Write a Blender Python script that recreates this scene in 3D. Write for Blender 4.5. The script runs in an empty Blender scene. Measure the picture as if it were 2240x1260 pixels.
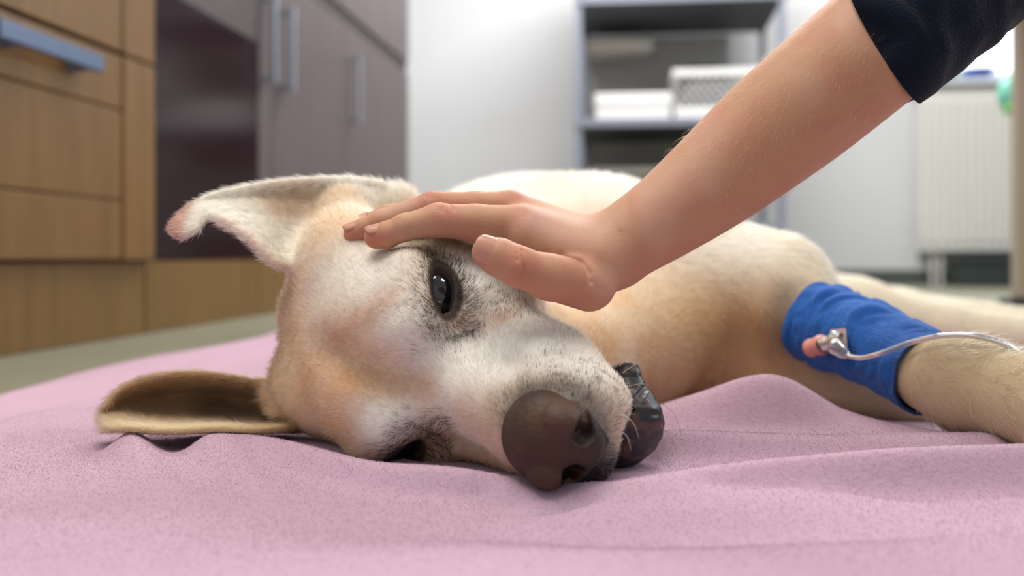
import bpy, math, random
import numpy as np
from mathutils import Vector, Matrix

# ------------------------------------------------------------------ camera, world, light
scene = bpy.context.scene
COL = scene.collection
FPX, HC, HROW = 2178.0, 0.13, 558.0        # focal length in pixels, camera height, horizon row
cam_d = bpy.data.cameras.new('camera')
cam = bpy.data.objects.new('camera', cam_d)
COL.objects.link(cam)
cam.location = (0, 0, HC)
cam.rotation_euler = (math.pi / 2, 0, 0)
cam_d.sensor_width = 36
cam_d.lens = 36 * FPX / 2240
cam_d.shift_y = -(630 - HROW) / 2240
cam_d.clip_start = 0.01
cam_d.dof.use_dof = True
cam_d.dof.focus_distance = 0.578
cam_d.dof.aperture_fstop = 4.3
scene.camera = cam

scene.view_settings.view_transform = 'Standard'
scene.view_settings.look = 'None'
scene.view_settings.gamma = 1.0
scene.view_settings.use_curve_mapping = False
scene.view_settings.exposure = 0.0

world = bpy.data.worlds.new('world')
scene.world = world
world.use_nodes = True
world.node_tree.nodes['Background'].inputs[0].default_value = (0.93, 0.96, 1.0, 1)
world.node_tree.nodes['Background'].inputs[1].default_value = 0.42

def area_light(name, loc, target, size, size_y, power, color):
    d = bpy.data.lights.new(name, 'AREA')
    d.shape = 'RECTANGLE'; d.size = size; d.size_y = size_y
    d.energy = power; d.color = color
    o = bpy.data.objects.new(name, d)
    COL.objects.link(o)
    o.location = loc
    o.rotation_euler = (Vector(target) - Vector(loc)).to_track_quat('-Z', 'Y').to_euler()
    return o
area_light('ceiling_lamp_light', (-0.42, 0.50, 2.50), (-0.2, 0.6, 0), 1.8, 1.6, 51, (1.0, 0.955, 0.89))
area_light('eye_glint_light', (1.75, 0.45, 2.52), (1.2, 0.5, 0), 0.6, 0.6, 14, (1.0, 0.98, 0.95))  # unseen light added for the glint in the upper eye
area_light('back_wall_fill_light', (0.6, 3.5, 2.52), (0.6, 3.9, 0), 1.6, 0.8, 110, (1.0, 0.98, 0.96))  # unseen light added to brighten the back wall
area_light('side_daylight_fill', (3.0, 2.6, 1.7), (0.0, 0.7, 0.1), 1.6, 1.4, 34, (0.84, 0.92, 1.0))  # added daylight from the room's open right side; no window built there
cy = scene.cycles
cy.max_bounces = 5; cy.diffuse_bounces = 2; cy.glossy_bounces = 3; cy.transmission_bounces = 5; cy.transparent_max_bounces = 6
cy.adaptive_threshold = 0.04
cy.caustics_reflective = False; cy.caustics_refractive = False

# ------------------------------------------------------------------ small helpers
def W(px, py, y):
    """a point seen at photo pixel (px, py), y metres in front of the camera"""
    return np.array([(px - 1120.0) / FPX * y, y, HC - (py - HROW) / FPX * y])

def lin(r, g, b):
    def f(c):
        c /= 255.0
        return c / 12.92 if c <= 0.04045 else ((c + 0.055) / 1.055) ** 2.4
    return np.array([f(r), f(g), f(b)])

def mat(name, color, rough=0.6, spec=0.5, **kw):
    m = bpy.data.materials.new(name)
    m.use_nodes = True
    b = m.node_tree.nodes['Principled BSDF']
    b.inputs['Base Color'].default_value = (*color, 1)
    b.inputs['Roughness'].default_value = rough
    b.inputs['Specular IOR Level'].default_value = spec
    for k, v in kw.items():
        b.inputs[k.replace('_', ' ')].default_value = v
    return m

def nodes(m):
    return m.node_tree.nodes, m.node_tree.links, m.node_tree.nodes['Principled BSDF']

def add_noise_bump(m, scale, strength, dist=0.001, detail=4, coords='Object'):
    n, l, b = nodes(m)
    tc = n.new('ShaderNodeTexCoord'); t = n.new('ShaderNodeTexNoise'); bp = n.new('ShaderNodeBump')
    t.inputs['Scale'].default_value = scale; t.inputs['Detail'].default_value = detail
    bp.inputs['Strength'].default_value = strength; bp.inputs['Distance'].default_value = dist
    l.new(tc.outputs[coords], t.inputs['Vector']); l.new(t.outputs['Fac'], bp.inputs['Height'])
    l.new(bp.outputs['Normal'], b.inputs['Normal'])
    return t, bp

def attr_color(m, attr='tint'):
    n, l, b = nodes(m)
    a = n.new('ShaderNodeAttribute'); a.attribute_name = attr
    l.new(a.outputs['Color'], b.inputs['Base Color'])
    return a

def mesh_obj(name, verts, faces, material=None, parent=None, smooth=True, tint=None):
    """verts (N,3), faces (M,k) arrays or list of tuples"""
    me = bpy.data.meshes.new(name)
    verts = np.asarray(verts, dtype=np.float32)
    if isinstance(faces, np.ndarray):
        m, k = faces.shape
        me.vertices.add(len(verts)); me.vertices.foreach_set('co', verts.ravel())
        me.loops.add(m * k); me.loops.foreach_set('vertex_index', faces.astype(np.int32).ravel())
        me.polygons.add(m)
        me.polygons.foreach_set('loop_start', np.arange(0, m * k, k, dtype=np.int32))
        me.update(calc_edges=True)
        me.validate()
    else:
        me.from_pydata(verts.tolist(), [], faces)
        me.update()
    if smooth:
        me.polygons.foreach_set('use_smooth', np.ones(len(me.polygons), dtype=bool))
    if tint is not None:
        a = me.color_attributes.new('tint', 'FLOAT_COLOR', 'POINT')
        a.data.foreach_set('color', np.concatenate([tint, np.ones((len(tint), 1))], 1).astype(np.float32).ravel())
    if material:
        me.materials.append(material)
    o = bpy.data.objects.new(name, me)
    COL.objects.link(o)
    if parent:
        o.parent = parent
    return o

def empty(name, loc=(0, 0, 0)):
    o = bpy.data.objects.new(name, None)
    COL.objects.link(o)
    o.location = loc
    return o

def tag(o, label=None, cat=None, group=None, kind=None):
    for k, v in (('label', label), ('category', cat), ('group', group), ('kind', kind)):
        if v:
            o[k] = v
    return o

# ------------------------------------------------------------------ implicit sculpting
def axis(segs):
    """segs: list of (end, step) starting at first number"""
    x = [segs[0]]
    for end, h in segs[1:]:
        n = max(1, int(round((end - x[-1]) / h)))
        x += list(np.linspace(x[-1], end, n + 1)[1:])
    return np.array(x, dtype=np.float32)

def smin(a, b, k):
    if k <= 0:
        return np.minimum(a, b)
    h = np.maximum(k - np.abs(a - b), 0) / k
    return np.minimum(a, b) - h * h * k * 0.25

class Vol:
    def __init__(self, xs, ys, zs):
        self.ax = [xs, ys, zs]
        self.f = np.full((len(xs), len(ys), len(zs)), 0.05, dtype=np.float32)
        self.frame = None
    def set_frame(self, R=None, t=None, s=1.0):
        self.frame = None if R is None else (np.asarray(R, float), np.asarray(t, float), s)
    def _sub(self, lo, hi):
        sl = []
        for a, l, h in zip(self.ax, lo, hi):
            i0 = max(int(np.searchsorted(a, l)) - 1, 0); i1 = min(int(np.searchsorted(a, h)) + 1, len(a))
            if i1 - i0 < 1:
                return None, None
            sl.append(slice(i0, i1))
        X = self.ax[0][sl[0]][:, None, None]; Y = self.ax[1][sl[1]][None, :, None]; Z = self.ax[2][sl[2]][None, None, :]
        if self.frame is None:
            return tuple(sl), (X, Y, Z)
        R, t, s = self.frame
        X = X - np.float32(t[0]); Y = Y - np.float32(t[1]); Z = Z - np.float32(t[2])
        R = (R / s).astype(np.float32)
        return tuple(sl), tuple(X * R[0, i] + Y * R[1, i] + Z * R[2, i] for i in range(3))
    def _put(self, sl, d, k, op):
        g = self.f[sl]
        if op == 'add':
            self.f[sl] = smin(g, d, k)
        elif op == 'sub':
            self.f[sl] = -smin(-g, d, k)
        elif op == 'and':
            self.f[sl] = -smin(-g, -d, k)
    def _box(self, pts, rad, pad):
        pts = np.atleast_2d(np.asarray(pts, float)); rad = np.asarray(rad, float)
        s = 1.0
        if self.frame is not None:
            R, t, s = self.frame
            pts = pts @ R.T * s + t
        r = (rad * s)[:, None] + pad
        return (pts - r).min(0), (pts + r).max(0), s
    def cone(self, a, b, ra, rb, k=0.0, op='add', squash=None):
        """round cone from a (radius ra) to b (radius rb) in frame units; squash=(dir, factor) flattens along dir"""
        a = np.asarray(a, float); b = np.asarray(b, float)
        s = 1.0 if self.frame is None else self.frame[2]
        lo, hi, s = self._box([a, b], [max(ra, rb) * 1.02] * 2, k * s + 0.006)
        sl, P = self._sub(lo, hi)
        if sl is None:
            return
        ab = b - a; L2 = float(ab @ ab) + 1e-12
        d = [P[i] - np.float32(a[i]) for i in range(3)]
        t = np.clip((d[0] * np.float32(ab[0]) + d[1] * np.float32(ab[1]) + d[2] * np.float32(ab[2])) / np.float32(L2), 0, 1)
        v = [d[i] - t * np.float32(ab[i]) for i in range(3)]
        if squash is not None:
            n = np.asarray(squash[0], float); n = n / np.linalg.norm(n); fct = squash[1]
            dn = v[0] * np.float32(n[0]) + v[1] * np.float32(n[1]) + v[2] * np.float32(n[2])
            v = [v[i] + dn * np.float32(n[i] * (1 / fct - 1)) for i in range(3)]
        q = np.sqrt(v[0] ** 2 + v[1] ** 2 + v[2] ** 2) - (np.float32(ra) + t * np.float32(rb - ra))
        self._put(sl, (q * np.float32(s)).astype(np.float32), k * s, op)
    def path(self, pts, radii, k=0.0, kk=None, op='add', squash=None):
        for i in range(len(pts) - 1):
            self.cone(pts[i], pts[i + 1], radii[i], radii[i + 1], k if i == 0 or kk is None else kk, op, squash)
    def ell(self, c, r, k=0.0, op='add', Rl=None):
        """ellipsoid, centre c, radii r, optional local rotation (columns = axes), in frame units"""
        c = np.asarray(c, float); r = np.asarray(r, float)
        s = 1.0 if self.frame is None else self.frame[2]
        lo, hi, s = self._box([c], [r.max()], k * s + 0.006)
        sl, P = self._sub(lo, hi)
        if sl is None:
            return
        d = [P[i] - np.float32(c[i]) for i in range(3)]
        if Rl is not None:
            Rl = np.asarray(Rl, float)
            d = [d[0] * np.float32(Rl[0, i]) + d[1] * np.float32(Rl[1, i]) + d[2] * np.float32(Rl[2, i]) for i in range(3)]
        k0 = np.sqrt(sum((d[i] / np.float32(r[i])) ** 2 for i in range(3)))
        k1 = np.sqrt(sum((d[i] / np.float32(r[i] ** 2)) ** 2 for i in range(3))) + np.float32(1e-6)
        q = k0 * (k0 - 1) / k1
        self._put(sl, (q * np.float32(s)).astype(np.float32), k * s, op)
    def cloud(self, pts, rad, k=0.0):
        """union of many small world-space spheres (for thin draped sheets)"""
        pts = np.asarray(pts, np.float32); rad = np.broadcast_to(np.asarray(rad, np.float32), (len(pts),))
        tmp = np.full(self.f.shape, 0.05, np.float32)
        n = [len(a) for a in self.ax]
        base = [np.searchsorted(self.ax[i], pts[:, i]) for i in range(3)]
        w = 4
        for i in range(-w, w + 1):
            ii = np.clip(base[0] + i, 0, n[0] - 1); dx = (self.ax[0][ii] - pts[:, 0]) ** 2
            for j in range(-w, w + 1):
                jj = np.clip(base[1] + j, 0, n[1] - 1); dy = dx + (self.ax[1][jj] - pts[:, 1]) ** 2
                for kz in range(-w, w + 1):
                    kk = np.clip(base[2] + kz, 0, n[2] - 1)
                    d = np.sqrt(dy + (self.ax[2][kk] - pts[:, 2]) ** 2) - rad
                    np.minimum.at(tmp, (ii, jj, kk), d)
        lo = pts.min(0) - 0.012; hi = pts.max(0) + 0.012
        sl, _ = self._sub_world(lo, hi)
        self.f[sl] = smin(self.f[sl], tmp[sl], k)
    def _sub_world(self, lo, hi):
        fr, self.frame = self.frame, None
        r = self._sub(lo, hi); self.frame = fr
        return r
    def nets(self, smooth=1):
        """naive surface nets"""
        f = self.f; s = f < 0
        nx, ny, nz = f.shape
        cnt = np.zeros((nx - 1, ny - 1, nz - 1), np.uint8)
        for i in (0, 1):
            for j in (0, 1):
                for k in (0, 1):
                    cnt += s[i:nx - 1 + i, j:ny - 1 + j, k:nz - 1 + k]
        act = np.argwhere((cnt > 0) & (cnt < 8))
        idx = np.full(cnt.shape, -1, np.int32); idx[act[:, 0], act[:, 1], act[:, 2]] = np.arange(len(act))
        acc = np.zeros((len(act), 3)); num = np.zeros(len(act))
        corners = [(i, j, k) for i in (0, 1) for j in (0, 1) for k in (0, 1)]
        for c in corners:
            for a in range(3):
                if c[a] == 0:
                    e = list(c); e[a] = 1
                    p = act + np.array(c); q = act + np.array(e)
                    fp = f[p[:, 0], p[:, 1], p[:, 2]]; fq = f[q[:, 0], q[:, 1], q[:, 2]]
                    m = (fp < 0) != (fq < 0)
                    t = np.where(m, fp / np.where(m, fp - fq, 1), 0)
                    for d in range(3):
                        xp = self.ax[d][p[:, d]]; xq = self.ax[d][q[:, d]]
                        acc[:, d] += np.where(m, xp + t * (xq - xp), 0)
                    num += m
        v = acc / num[:, None]
        faces = []
        for a in range(3):
            b, c = (a + 1) % 3, (a + 2) % 3
            s0 = [slice(None)] * 3; s1 = [slice(None)] * 3
            s0[a] = slice(0, f.shape[a] - 1); s1[a] = slice(1, f.shape[a])
            d = s[tuple(s0)].astype(np.int8) - s[tuple(s1)].astype(np.int8)
            e = np.argwhere(d != 0)
            ok = (e[:, b] > 0) & (e[:, c] > 0) & (e[:, b] < f.shape[b] - 1) & (e[:, c] < f.shape[c] - 1)
            e = e[ok]; sg = d[e[:, 0], e[:, 1], e[:, 2]]
            def cell(db, dc):
                g = e.copy(); g[:, b] += db; g[:, c] += dc
                return idx[g[:, 0], g[:, 1], g[:, 2]]
            q = np.stack([cell(-1, -1), cell(0, -1), cell(0, 0), cell(-1, 0)], 1)
            q[sg < 0] = q[sg < 0][:, ::-1]
            faces.append(q)
        F = np.concatenate(faces)
        F = F[(F >= 0).all(1)]
        for _ in range(smooth):
            v = relax(v, F, 0.5); v = relax(v, F, -0.48)
        return v, F

def relax(v, F, lam):
    n = len(v)
    a = F.ravel(); b = np.roll(F, -1, 1).ravel()
    src = np.concatenate([a, b]); dst = np.concatenate([b, a])
    c = np.bincount(src, minlength=n)
    out = np.empty_like(v)
    for d in range(3):
        out[:, d] = np.bincount(src, v[dst, d], minlength=n)
    return v + lam * (out / np.maximum(c, 1)[:, None] - v)

def vnormals(v, F):
    n = np.cross(v[F[:, 2]] - v[F[:, 0]], v[F[:, 3]] - v[F[:, 1]])
    out = np.zeros_like(v)
    for d in range(3):
        for i in range(4):
            out[:, d] += np.bincount(F[:, i], n[:, d], minlength=len(v))
    return out / (np.linalg.norm(out, axis=1, keepdims=True) + 1e-12)

def vnoise(p, scale, seed=0):
    """cheap smooth value noise in numpy, 0..1"""
    q = np.asarray(p) * scale + seed * 17.31
    i = np.floor(q).astype(np.int64); fr = q - i; fr = fr * fr * (3 - 2 * fr)
    def h(a, b, c):
        n = (a * 73856093) ^ (b * 19349663) ^ (c * 83492791) ^ (seed * 2654435)
        n = (n ^ (n >> 13)) * 1274126177
        return ((n ^ (n >> 16)) & 0xFFFFF) / float(0xFFFFF)
    r = 0
    for a in (0, 1):
        for b in (0, 1):
            for c in (0, 1):
                w = (fr[:, 0] if a else 1 - fr[:, 0]) * (fr[:, 1] if b else 1 - fr[:, 1]) * (fr[:, 2] if c else 1 - fr[:, 2])
                r = r + w * h(i[:, 0] + a, i[:, 1] + b, i[:, 2] + c)
    return r

def sheet(ctrl, nu, nv):
    """Catmull-Rom surface through a grid of control points ctrl[u][v] -> (nu,nv,3)"""
    C = np.asarray(ctrl, float)
    def interp(A, n):
        m = A.shape[0]
        t = np.linspace(0, m - 1, n); i = np.minimum(t.astype(int), m - 2); x = (t - i)[:, None, None]
        g = lambda j: A[np.clip(j, 0, m - 1)]
        p0, p1, p2, p3 = g(i - 1), g(i), g(i + 1), g(i + 2)
        return 0.5 * (2 * p1 + (p2 - p0) * x + (2 * p0 - 5 * p1 + 4 * p2 - p3) * x ** 2 + (3 * p1 - p0 - 3 * p2 + p3) * x ** 3)
    A = interp(C, nu)
    B = interp(A.transpose(1, 0, 2), nv)
    return B.transpose(1, 0, 2)

def spline(pts, n):
    P = np.asarray(pts, float)
    return sheet(P[:, None, :].repeat(2, 1), n, 2)[:, 0]

def ss(a, b, x):
    t = np.clip((x - a) / (b - a), 0, 1)
    return t * t * (3 - 2 * t)

def mixc(base, col, w):
    return base * (1 - w[:, None]) + np.asarray(col)[None, :] * w[:, None]

# ------------------------------------------------------------------ dog
HF = np.array([0.46954687, -0.84762003, -0.24711538])
HL = np.array([0.23442421, -0.15015373, 0.96046819])
HU = np.array([-0.85121738, -0.50891466, 0.12819844])
HR = np.stack([HF, HL, HU], 1)          # head frame: forward, dog's left, dorsal
HT = np.array([-0.05446, 0.5916, 0.06117])
HS = 0.0115
def HW(p):
    return np.asarray(p, float) @ HR.T * HS + HT
def to_head(v):
    return (np.asarray(v) - HT) @ HR / HS

vol = Vol(axis([-0.31, (0.135, 0.0016), (0.42, 0.0036), (0.85, 0.008)]),
          axis([0.455, (0.735, 0.0016), (0.95, 0.0036), (1.75, 0.008)]),
          axis([-0.022, (0.185, 0.0016), (0.27, 0.0036)]))

# --- body, in world metres (lying on its right side, legs to the right)
B = vol
B.ell((0.025, 1.16, 0.105), (0.165, 0.30, 0.118))                        # rib cage
B.ell((0.06, 1.50, 0.085), (0.13, 0.22, 0.095), 0.08)                   # loin and rump
B.ell((0.05, 0.93, 0.10), (0.115, 0.12, 0.092), 0.06)                   # shoulder
B.ell((0.095, 0.85, 0.062), (0.075, 0.085, 0.066), 0.04)                # breast
B.cone(HW((-7, 0, -2)), (0.03, 0.90, 0.09), 0.060, 0.085, 0.05)           # neck
B.cone(HW((-2, 0, -7)), (0.075, 0.80, 0.06), 0.036, 0.055, 0.035)          # throat
B.cone((0.10, 0.92, 0.115), W(1690, 640, 0.86), 0.075, 0.052, 0.05)      # upper arm
B.path([W(1690, 655, .86), W(1740, 686, .825), W(1785, 705, .800), W(1885, 742, .757), W(1970, 783, .715), W(2038, 818, .682), W(2075, 832, .664), W(2135, 848, .645)], [.045, .034, .027, .0255, .0248, .0250, .0265, .0295], 0.02, 0.006)
B.path([W(2130, 845, 0.645), W(2245, 878, 0.60), W(2330, 895, 0.57)], [0.0310, 0.0275, 0.030], 0.012, 0.008)   # paw
for dz, dy in ((-26, 0.0), (-6, -0.014), (14, -0.012), (30, 0.004)):
    B.cone(W(2330, 880 + dz, 0.572 + dy), W(2430, 895 + dz, 0.545 + dy), 0.0135, 0.012, 0.006)  # toes
B.path([(0.14, 0.90, 0.04), W(1660, 800, 0.86), W(2000, 868, 0.80), W(2240, 900, 0.775)], [0.05, 0.034, 0.026, 0.025], 0.03, 0.01)  # lower foreleg
B.path([(0.16, 1.46, 0.085), W(1870, 690, 1.42), W(2070, 720, 1.40), W(2330, 750, 1.36)], [0.085, 0.05, 0.034, 0.03], 0.06, 0.02)  # upper hind leg
B.path([(0.16, 1.50, 0.05), W(1960, 700, 1.52), W(2260, 720, 1.5)], [0.07, 0.045, 0.03], 0.05, 0.02)

# --- head, in head units
B.set_frame(HR, HT, HS)
B.ell((-5.4, 0, -0.4), (7.0, 5.9, 5.1), 2.0)                               # skull
B.ell((-9.2, 0, 1.0), (3.4, 3.2, 3.4), 2.0)                                # occiput
for s in (1, -1):
    B.ell((-7.0, 3.5 * s, 2.1), (3.4, 2.9, 2.6), 1.5)                      # temple at the ear root
    B.ell((-2.6, 2.3 * s, 1.0), (3.8, 2.8, 3.0), 1.5)                      # forehead
    B.ell((-4.0, 4.1 * s, -3.2), (4.8, 2.4, 4.4), 2.0)                     # cheek
    B.cone((-4.5, 5.4 * s, -1.2), (0.6, 4.4 * s, -1.9), 1.1, 0.9, 1.2)    # cheek bone
    B.cone((-1.4, 4.9 * s, 1.3), (1.0, 2.7 * s, 1.5), 1.0, 1.0, 1.0)      # brow
B.cone((-0.5, 0.1, -1.4), (8.4, 0.1, -2.8), 2.7, 1.75, 2.2)               # bridge of the nose
B.cone((0.2, 2.2, -3.4), (7.9, 1.25, -4.2), 2.7, 1.85, 1.5)               # sides of the muzzle
B.cone((0.2, -1.9, -3.4), (7.9, -0.9, -4.2), 2.4, 1.7, 1.5)
B.ell((6.6, 1.75, -5.5), (2.9, 1.6, 2.0), 1.0)                             # flews
B.ell((6.6, -1.2, -5.4), (2.9, 1.4, 1.9), 1.0)
B.ell((3.0, 2.5, -6.0), (3.2, 1.5, 1.8), 1.0)
B.ell((3.0, -2.0, -6.0), (3.2, 1.5, 1.8), 1.0)
B.cone((7.9, 0.1, -3.4), (8.3, 0.1, -5.0), 1.6, 1.45, 1.0)                # front of the upper lip
B.cone((-3.0, 0.2, -7.6), (6.3, 0.4, -8.4), 2.9, 1.5, 0.8)                 # lower jaw
B.cone((-3.8, 0, 5.3), (1.4, 0, 2.2), 0.5, 0.7, 1.4, 'sub')              # furrow of the forehead
EYES = []
for s in (1, -1):
    c = np.array((-1.25, 3.65 * s, 0.0))
    B.ell(c, (1.78, 1.82, 1.74), 0.7)                                        # eyelids
    ax1 = np.array([-1.2, 2.6 * s, 0.12]); ax1 /= np.linalg.norm(ax1)
    ax3 = np.array([2.6, 1.2 * s, 0.0]); ax3 /= np.linalg.norm(ax3)
    ax2 = np.cross(ax3, ax1)
    EYES.append((c, ax1, ax2, ax3))
    B.ell(c + ax3 * 1.75 - ax1 * 0.12, (1.62, 0.60, 0.55), 0.08, 'sub', np.stack([ax1, ax2, ax3], 1))
    B.cone((3.0, 3.1 * s, -0.9), (5.5, 2.6 * s, -1.6), 0.4, 0.35, 1.2, 'sub')    # hollow in front of the eye
B.cone((1.0, 4.2, -7.2), (8.6, 3.0, -7.0), 0.12, 0.10, 0.35, 'sub')             # line of the mouth
B.set_frame()
B.cone(HW((-8, 3.5, 2.0)), W(748, 478, 0.69), 0.026, 0.018, 0.02)           # root of the upper ear
B.cone(W(765, 452, 0.70), W(868, 450, 0.72), 0.015, 0.016, 0.02)             # ruff behind it
B.cone(HW((-8, -4.0, 3.0)), W(625, 905, 0.675), 0.02, 0.010, 0.015)         # root of the lower ear

# --- ears (draped sheets)
EAR_UP = [[W(668, 590, .645), W(715, 520, .672), W(765, 450, .700), W(835, 402, .705)],
          [W(600, 572, .630), W(640, 508, .664), W(690, 448, .690), W(752, 394, .694)],
          [W(545, 520, .630), W(575, 474, .658), W(610, 436, .680), W(650, 397, .684)],
          [W(490, 482, .636), W(505, 458, .654), W(528, 436, .668), W(556, 408, .672)],
          [W(456, 474, .638), W(438, 462, .644), W(440, 450, .654), W(462, 430, .658)],
          [W(428, 500, .630), W(402, 492, .634), W(396, 480, .642), W(412, 456, .650)],
          [W(404, 516, .628), W(388, 510, .630), W(382, 498, .635), W(388, 480, .642)]]
EAR_LO = [[W(640, 935, .640), W(622, 925, .668), W(612, 895, .682), W(618, 866, .672)],
          [W(560, 940, .612), W(545, 925, .664), W(535, 870, .690), W(560, 838, .664)],
          [W(470, 938, .604), W(450, 922, .660), W(430, 860, .688), W(455, 819, .655)],
          [W(370, 942, .602), W(350, 920, .654), W(335, 865, .678), W(350, 822, .650)],
          [W(285, 938, .604), W(278, 915, .646), W(270, 880, .662), W(270, 850, .648)],
          [W(232, 938, .614), W(228, 920, .634), W(226, 905, .642), W(228, 892, .640)]]
up = sheet(EAR_UP, 190, 130); lo = sheet(EAR_LO, 220, 130)
B.path([W(572, 843, .668), W(596, 872, .662), W(614, 905, .652), W(645, 935, .652)], [.004, .0060, .0060, .004], .012, .006)   # fold at the root of the lower ear
def ear_r(n, m, r0, r1):
    u = np.linspace(0, 1, n)[:, None]; v = np.linspace(-1, 1, m)[None]
    return (r0 + (r1 - r0) * u) * (1 - 0.25 * v ** 2)
B.cloud(up.reshape(-1, 3), ear_r(190, 130, 0.0034, 0.0030).ravel(), 0.006)
B.cloud(lo.reshape(-1, 3), ear_r(220, 130, 0.0032, 0.0026).ravel(), 0.004)
dog_v, dog_f = B.nets(2)
dog_n = vnormals(dog_v, dog_f)
dog_h = to_head(dog_v)
def project(v):
    return np.stack([1120 + FPX * v[:, 0] / v[:, 1], HROW - FPX * (v[:, 2] - HC) / v[:, 1]], 1)
_pix = project(dog_v); _front = (dog_n[:, 1] < 0.25)
def on_dog(px, py, ymax=9.0):
    """the point of the dog's skin seen at a photo pixel"""
    d = np.hypot(_pix[:, 0] - px, _pix[:, 1] - py) + np.where(_front & (dog_v[:, 1] < ymax), 0, 1e6)
    near = np.where(d < d.min() + 5)[0]
    return dog_v[near[np.argmin(dog_v[near, 1])]]
def blob(px, py, r, ymax=9.0, power=1.0):
    """soft round patch of coat, radius r metres, about a point of the skin"""
    d = np.linalg.norm(dog_v - on_dog(px, py, ymax), axis=1)
    return np.exp(-(d / r) ** 2) * power
def streak(pts, r, power=1.0):
    P = spline([on_dog(*p) for p in pts], 24)
    d = np.full(len(dog_v), 9.0)
    for p in P:
        d = np.minimum(d, np.linalg.norm(dog_v - p, axis=1))
    return np.exp(-(d / r) ** 2) * power

# --- coat colours (vertex tint, markings, with some shading painted in)
F_, L_, U_ = dog_h[:, 0], dog_h[:, 1], dog_h[:, 2]
head_w = ss(0.86, 0.70, dog_v[:, 1]) * ss(0.16, 0.10, dog_v[:, 0])
nA = vnoise(dog_v, 55, 5); nB = vnoise(dog_v, 160, 6); nC = vnoise(dog_v, 24, 7)
CREAM, WHITE, TAN, ORANGE, DARK = lin(244, 216, 180), lin(250, 244, 234), lin(236, 194, 148), lin(216, 164, 112), lin(40, 34, 32)
tint = np.tile(lin(248, 240, 224), (len(dog_v), 1))                               # body
tint = mixc(tint, lin(222, 178, 122), ss(0.07, 0.0, dog_v[:, 2] - 0.075) * ss(1.05, 0.85, dog_v[:, 1]) * 0.9)  # breast
tint = mixc(tint, lin(216, 172, 120), ss(0.45, 0.75, nC) * 0.22 * ss(1.1, 0.9, dog_v[:, 1]))
tint = mixc(tint, lin(214, 200, 168), ss(0.20, 0.26, dog_v[:, 0]) * 0.7)          # legs
hd = mixc(np.tile(CREAM, (len(dog_v), 1)), TAN, np.clip(0.25 + 0.7 * ss(0.4, 0.7, nA) , 0, 1))
hd = mixc(hd, WHITE, ss(0.5, 4.5, F_) * ss(-4.5, -2.5, U_ + 0.5 * np.abs(L_)) * 0.0 + 0)
for args in ((700, 620, .030, 9., .55), (830, 600, .03, 9., .7), (790, 560, .025, 9., .6), (880, 700, .024, 9., .7), (1040, 600, .025), (1150, 720, .045), (1050, 780, .035), (1250, 800, .03), (830, 935, .02), (880, 900, .015), (1010, 830, .025), (950, 790, .02)):
    hd = mixc(hd, WHITE, np.clip(blob(*args) * 1.1, 0, 0.95))
hd = mixc(hd, lin(214, 158, 122), streak([(735, 745), (790, 700), (850, 650)], .008, .5))
hd = mixc(hd, ORANGE, streak([(770, 830), (850, 840), (930, 850)], .010, .6))
hd = mixc(hd, lin(222, 170, 138), blob(690, 870, .030) * .4)
hd = mixc(hd, lin(214, 156, 108), ss(-6.5, -9.5, F_) * .7 * ss(1.0, 3.0, U_) * ss(3.5, 1.5, L_))  # tan back of the skull, with its edge shading painted in
hd = mixc(hd, lin(216, 168, 140), blob(720, 750, .018) * .35)
hd = mixc(hd, lin(212, 172, 146), streak([(1000, 700), (1100, 690), (1190, 670)], .007, .75))
hd = mixc(hd, lin(214, 178, 158), streak([(1010, 900), (1060, 930), (1100, 960)], .014, .8))
hd = mixc(hd, lin(178, 156, 134), streak([(1090, 880), (1150, 850), (1230, 850), (1290, 880)], .014, .8))   # grizzled round the nose
hd = mixc(hd, lin(92, 82, 74), streak([(1120, 900), (1160, 855), (1230, 845), (1275, 880), (1310, 930), (1320, 980)], .008, .85))
hd = mixc(hd, lin(58, 50, 47), streak([(1285, 870), (1305, 920), (1305, 970)], .008, .9))
hd = mixc(hd, lin(30, 26, 26), np.clip(streak([(1290, 990), (1325, 1005), (1345, 1025), (1320, 1045)], .011, 1.1), 0, 1))
# peppered flews
spots = ss(0.60, 0.78, vnoise(dog_v, 190, 11)) * np.clip(blob(1270, 850, .030) + blob(1330, 920, .025), 0, 1)
hd = mixc(hd, lin(120, 104, 96), spots * .75)
hd = mixc(hd, lin(190, 178, 166), np.clip(blob(1310, 900, .028), 0, 1) * .5)
# dark hairs round the eyes: share of dark hairs per point
darkp = np.zeros(len(dog_v))
for c, a1, a2, a3 in EYES:
    d = dog_h - (c + a3 * 1.2)
    q1, q2, q3 = d @ a1, d @ a2, d @ a3
    rr = np.sqrt((q1 / 1.55) ** 2 + (q2 / 0.80) ** 2 + (q3 / 2.2) ** 2)
    r2 = np.sqrt(((q1 + 1.15) / 2.1) ** 2 + (q2 / 1.8) ** 2 + (q3 / 2.8) ** 2)
    darkp = np.maximum(darkp, np.clip(np.exp(-(r2 / 0.95) ** 3.2) * 1.0, 0, .92))
    darkp = np.maximum(darkp, np.exp(-(rr / 1.60) ** 4) * .95)
    hd = mixc(hd, lin(22, 19, 20), ss(1.32, 1.08, rr))
darkp = np.maximum(darkp, streak([(1000, 660), (1080, 665), (1150, 668)], .010, .30))
darkp = np.maximum(darkp, streak([(955, 545), (960, 575)], .006, .5))
darkp = np.maximum(darkp, streak([(880, 945), (930, 930), (975, 925)], .006, .6))
darkp = np.maximum(darkp, np.clip(blob(1270, 850, .030) + blob(1330, 920, .025), 0, 1) * .22)
darkp = np.maximum(darkp, streak([(1120, 900), (1160, 855), (1230, 840), (1275, 870)], .010, .6))
hd = mixc(hd, lin(96, 80, 72), darkp * .55)
hd = mixc(hd, lin(36, 31, 31), ss(0.1, -0.7, L_) * ss(6.0, 8.2, F_) * ss(-3.2, -4.4, U_))
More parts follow.
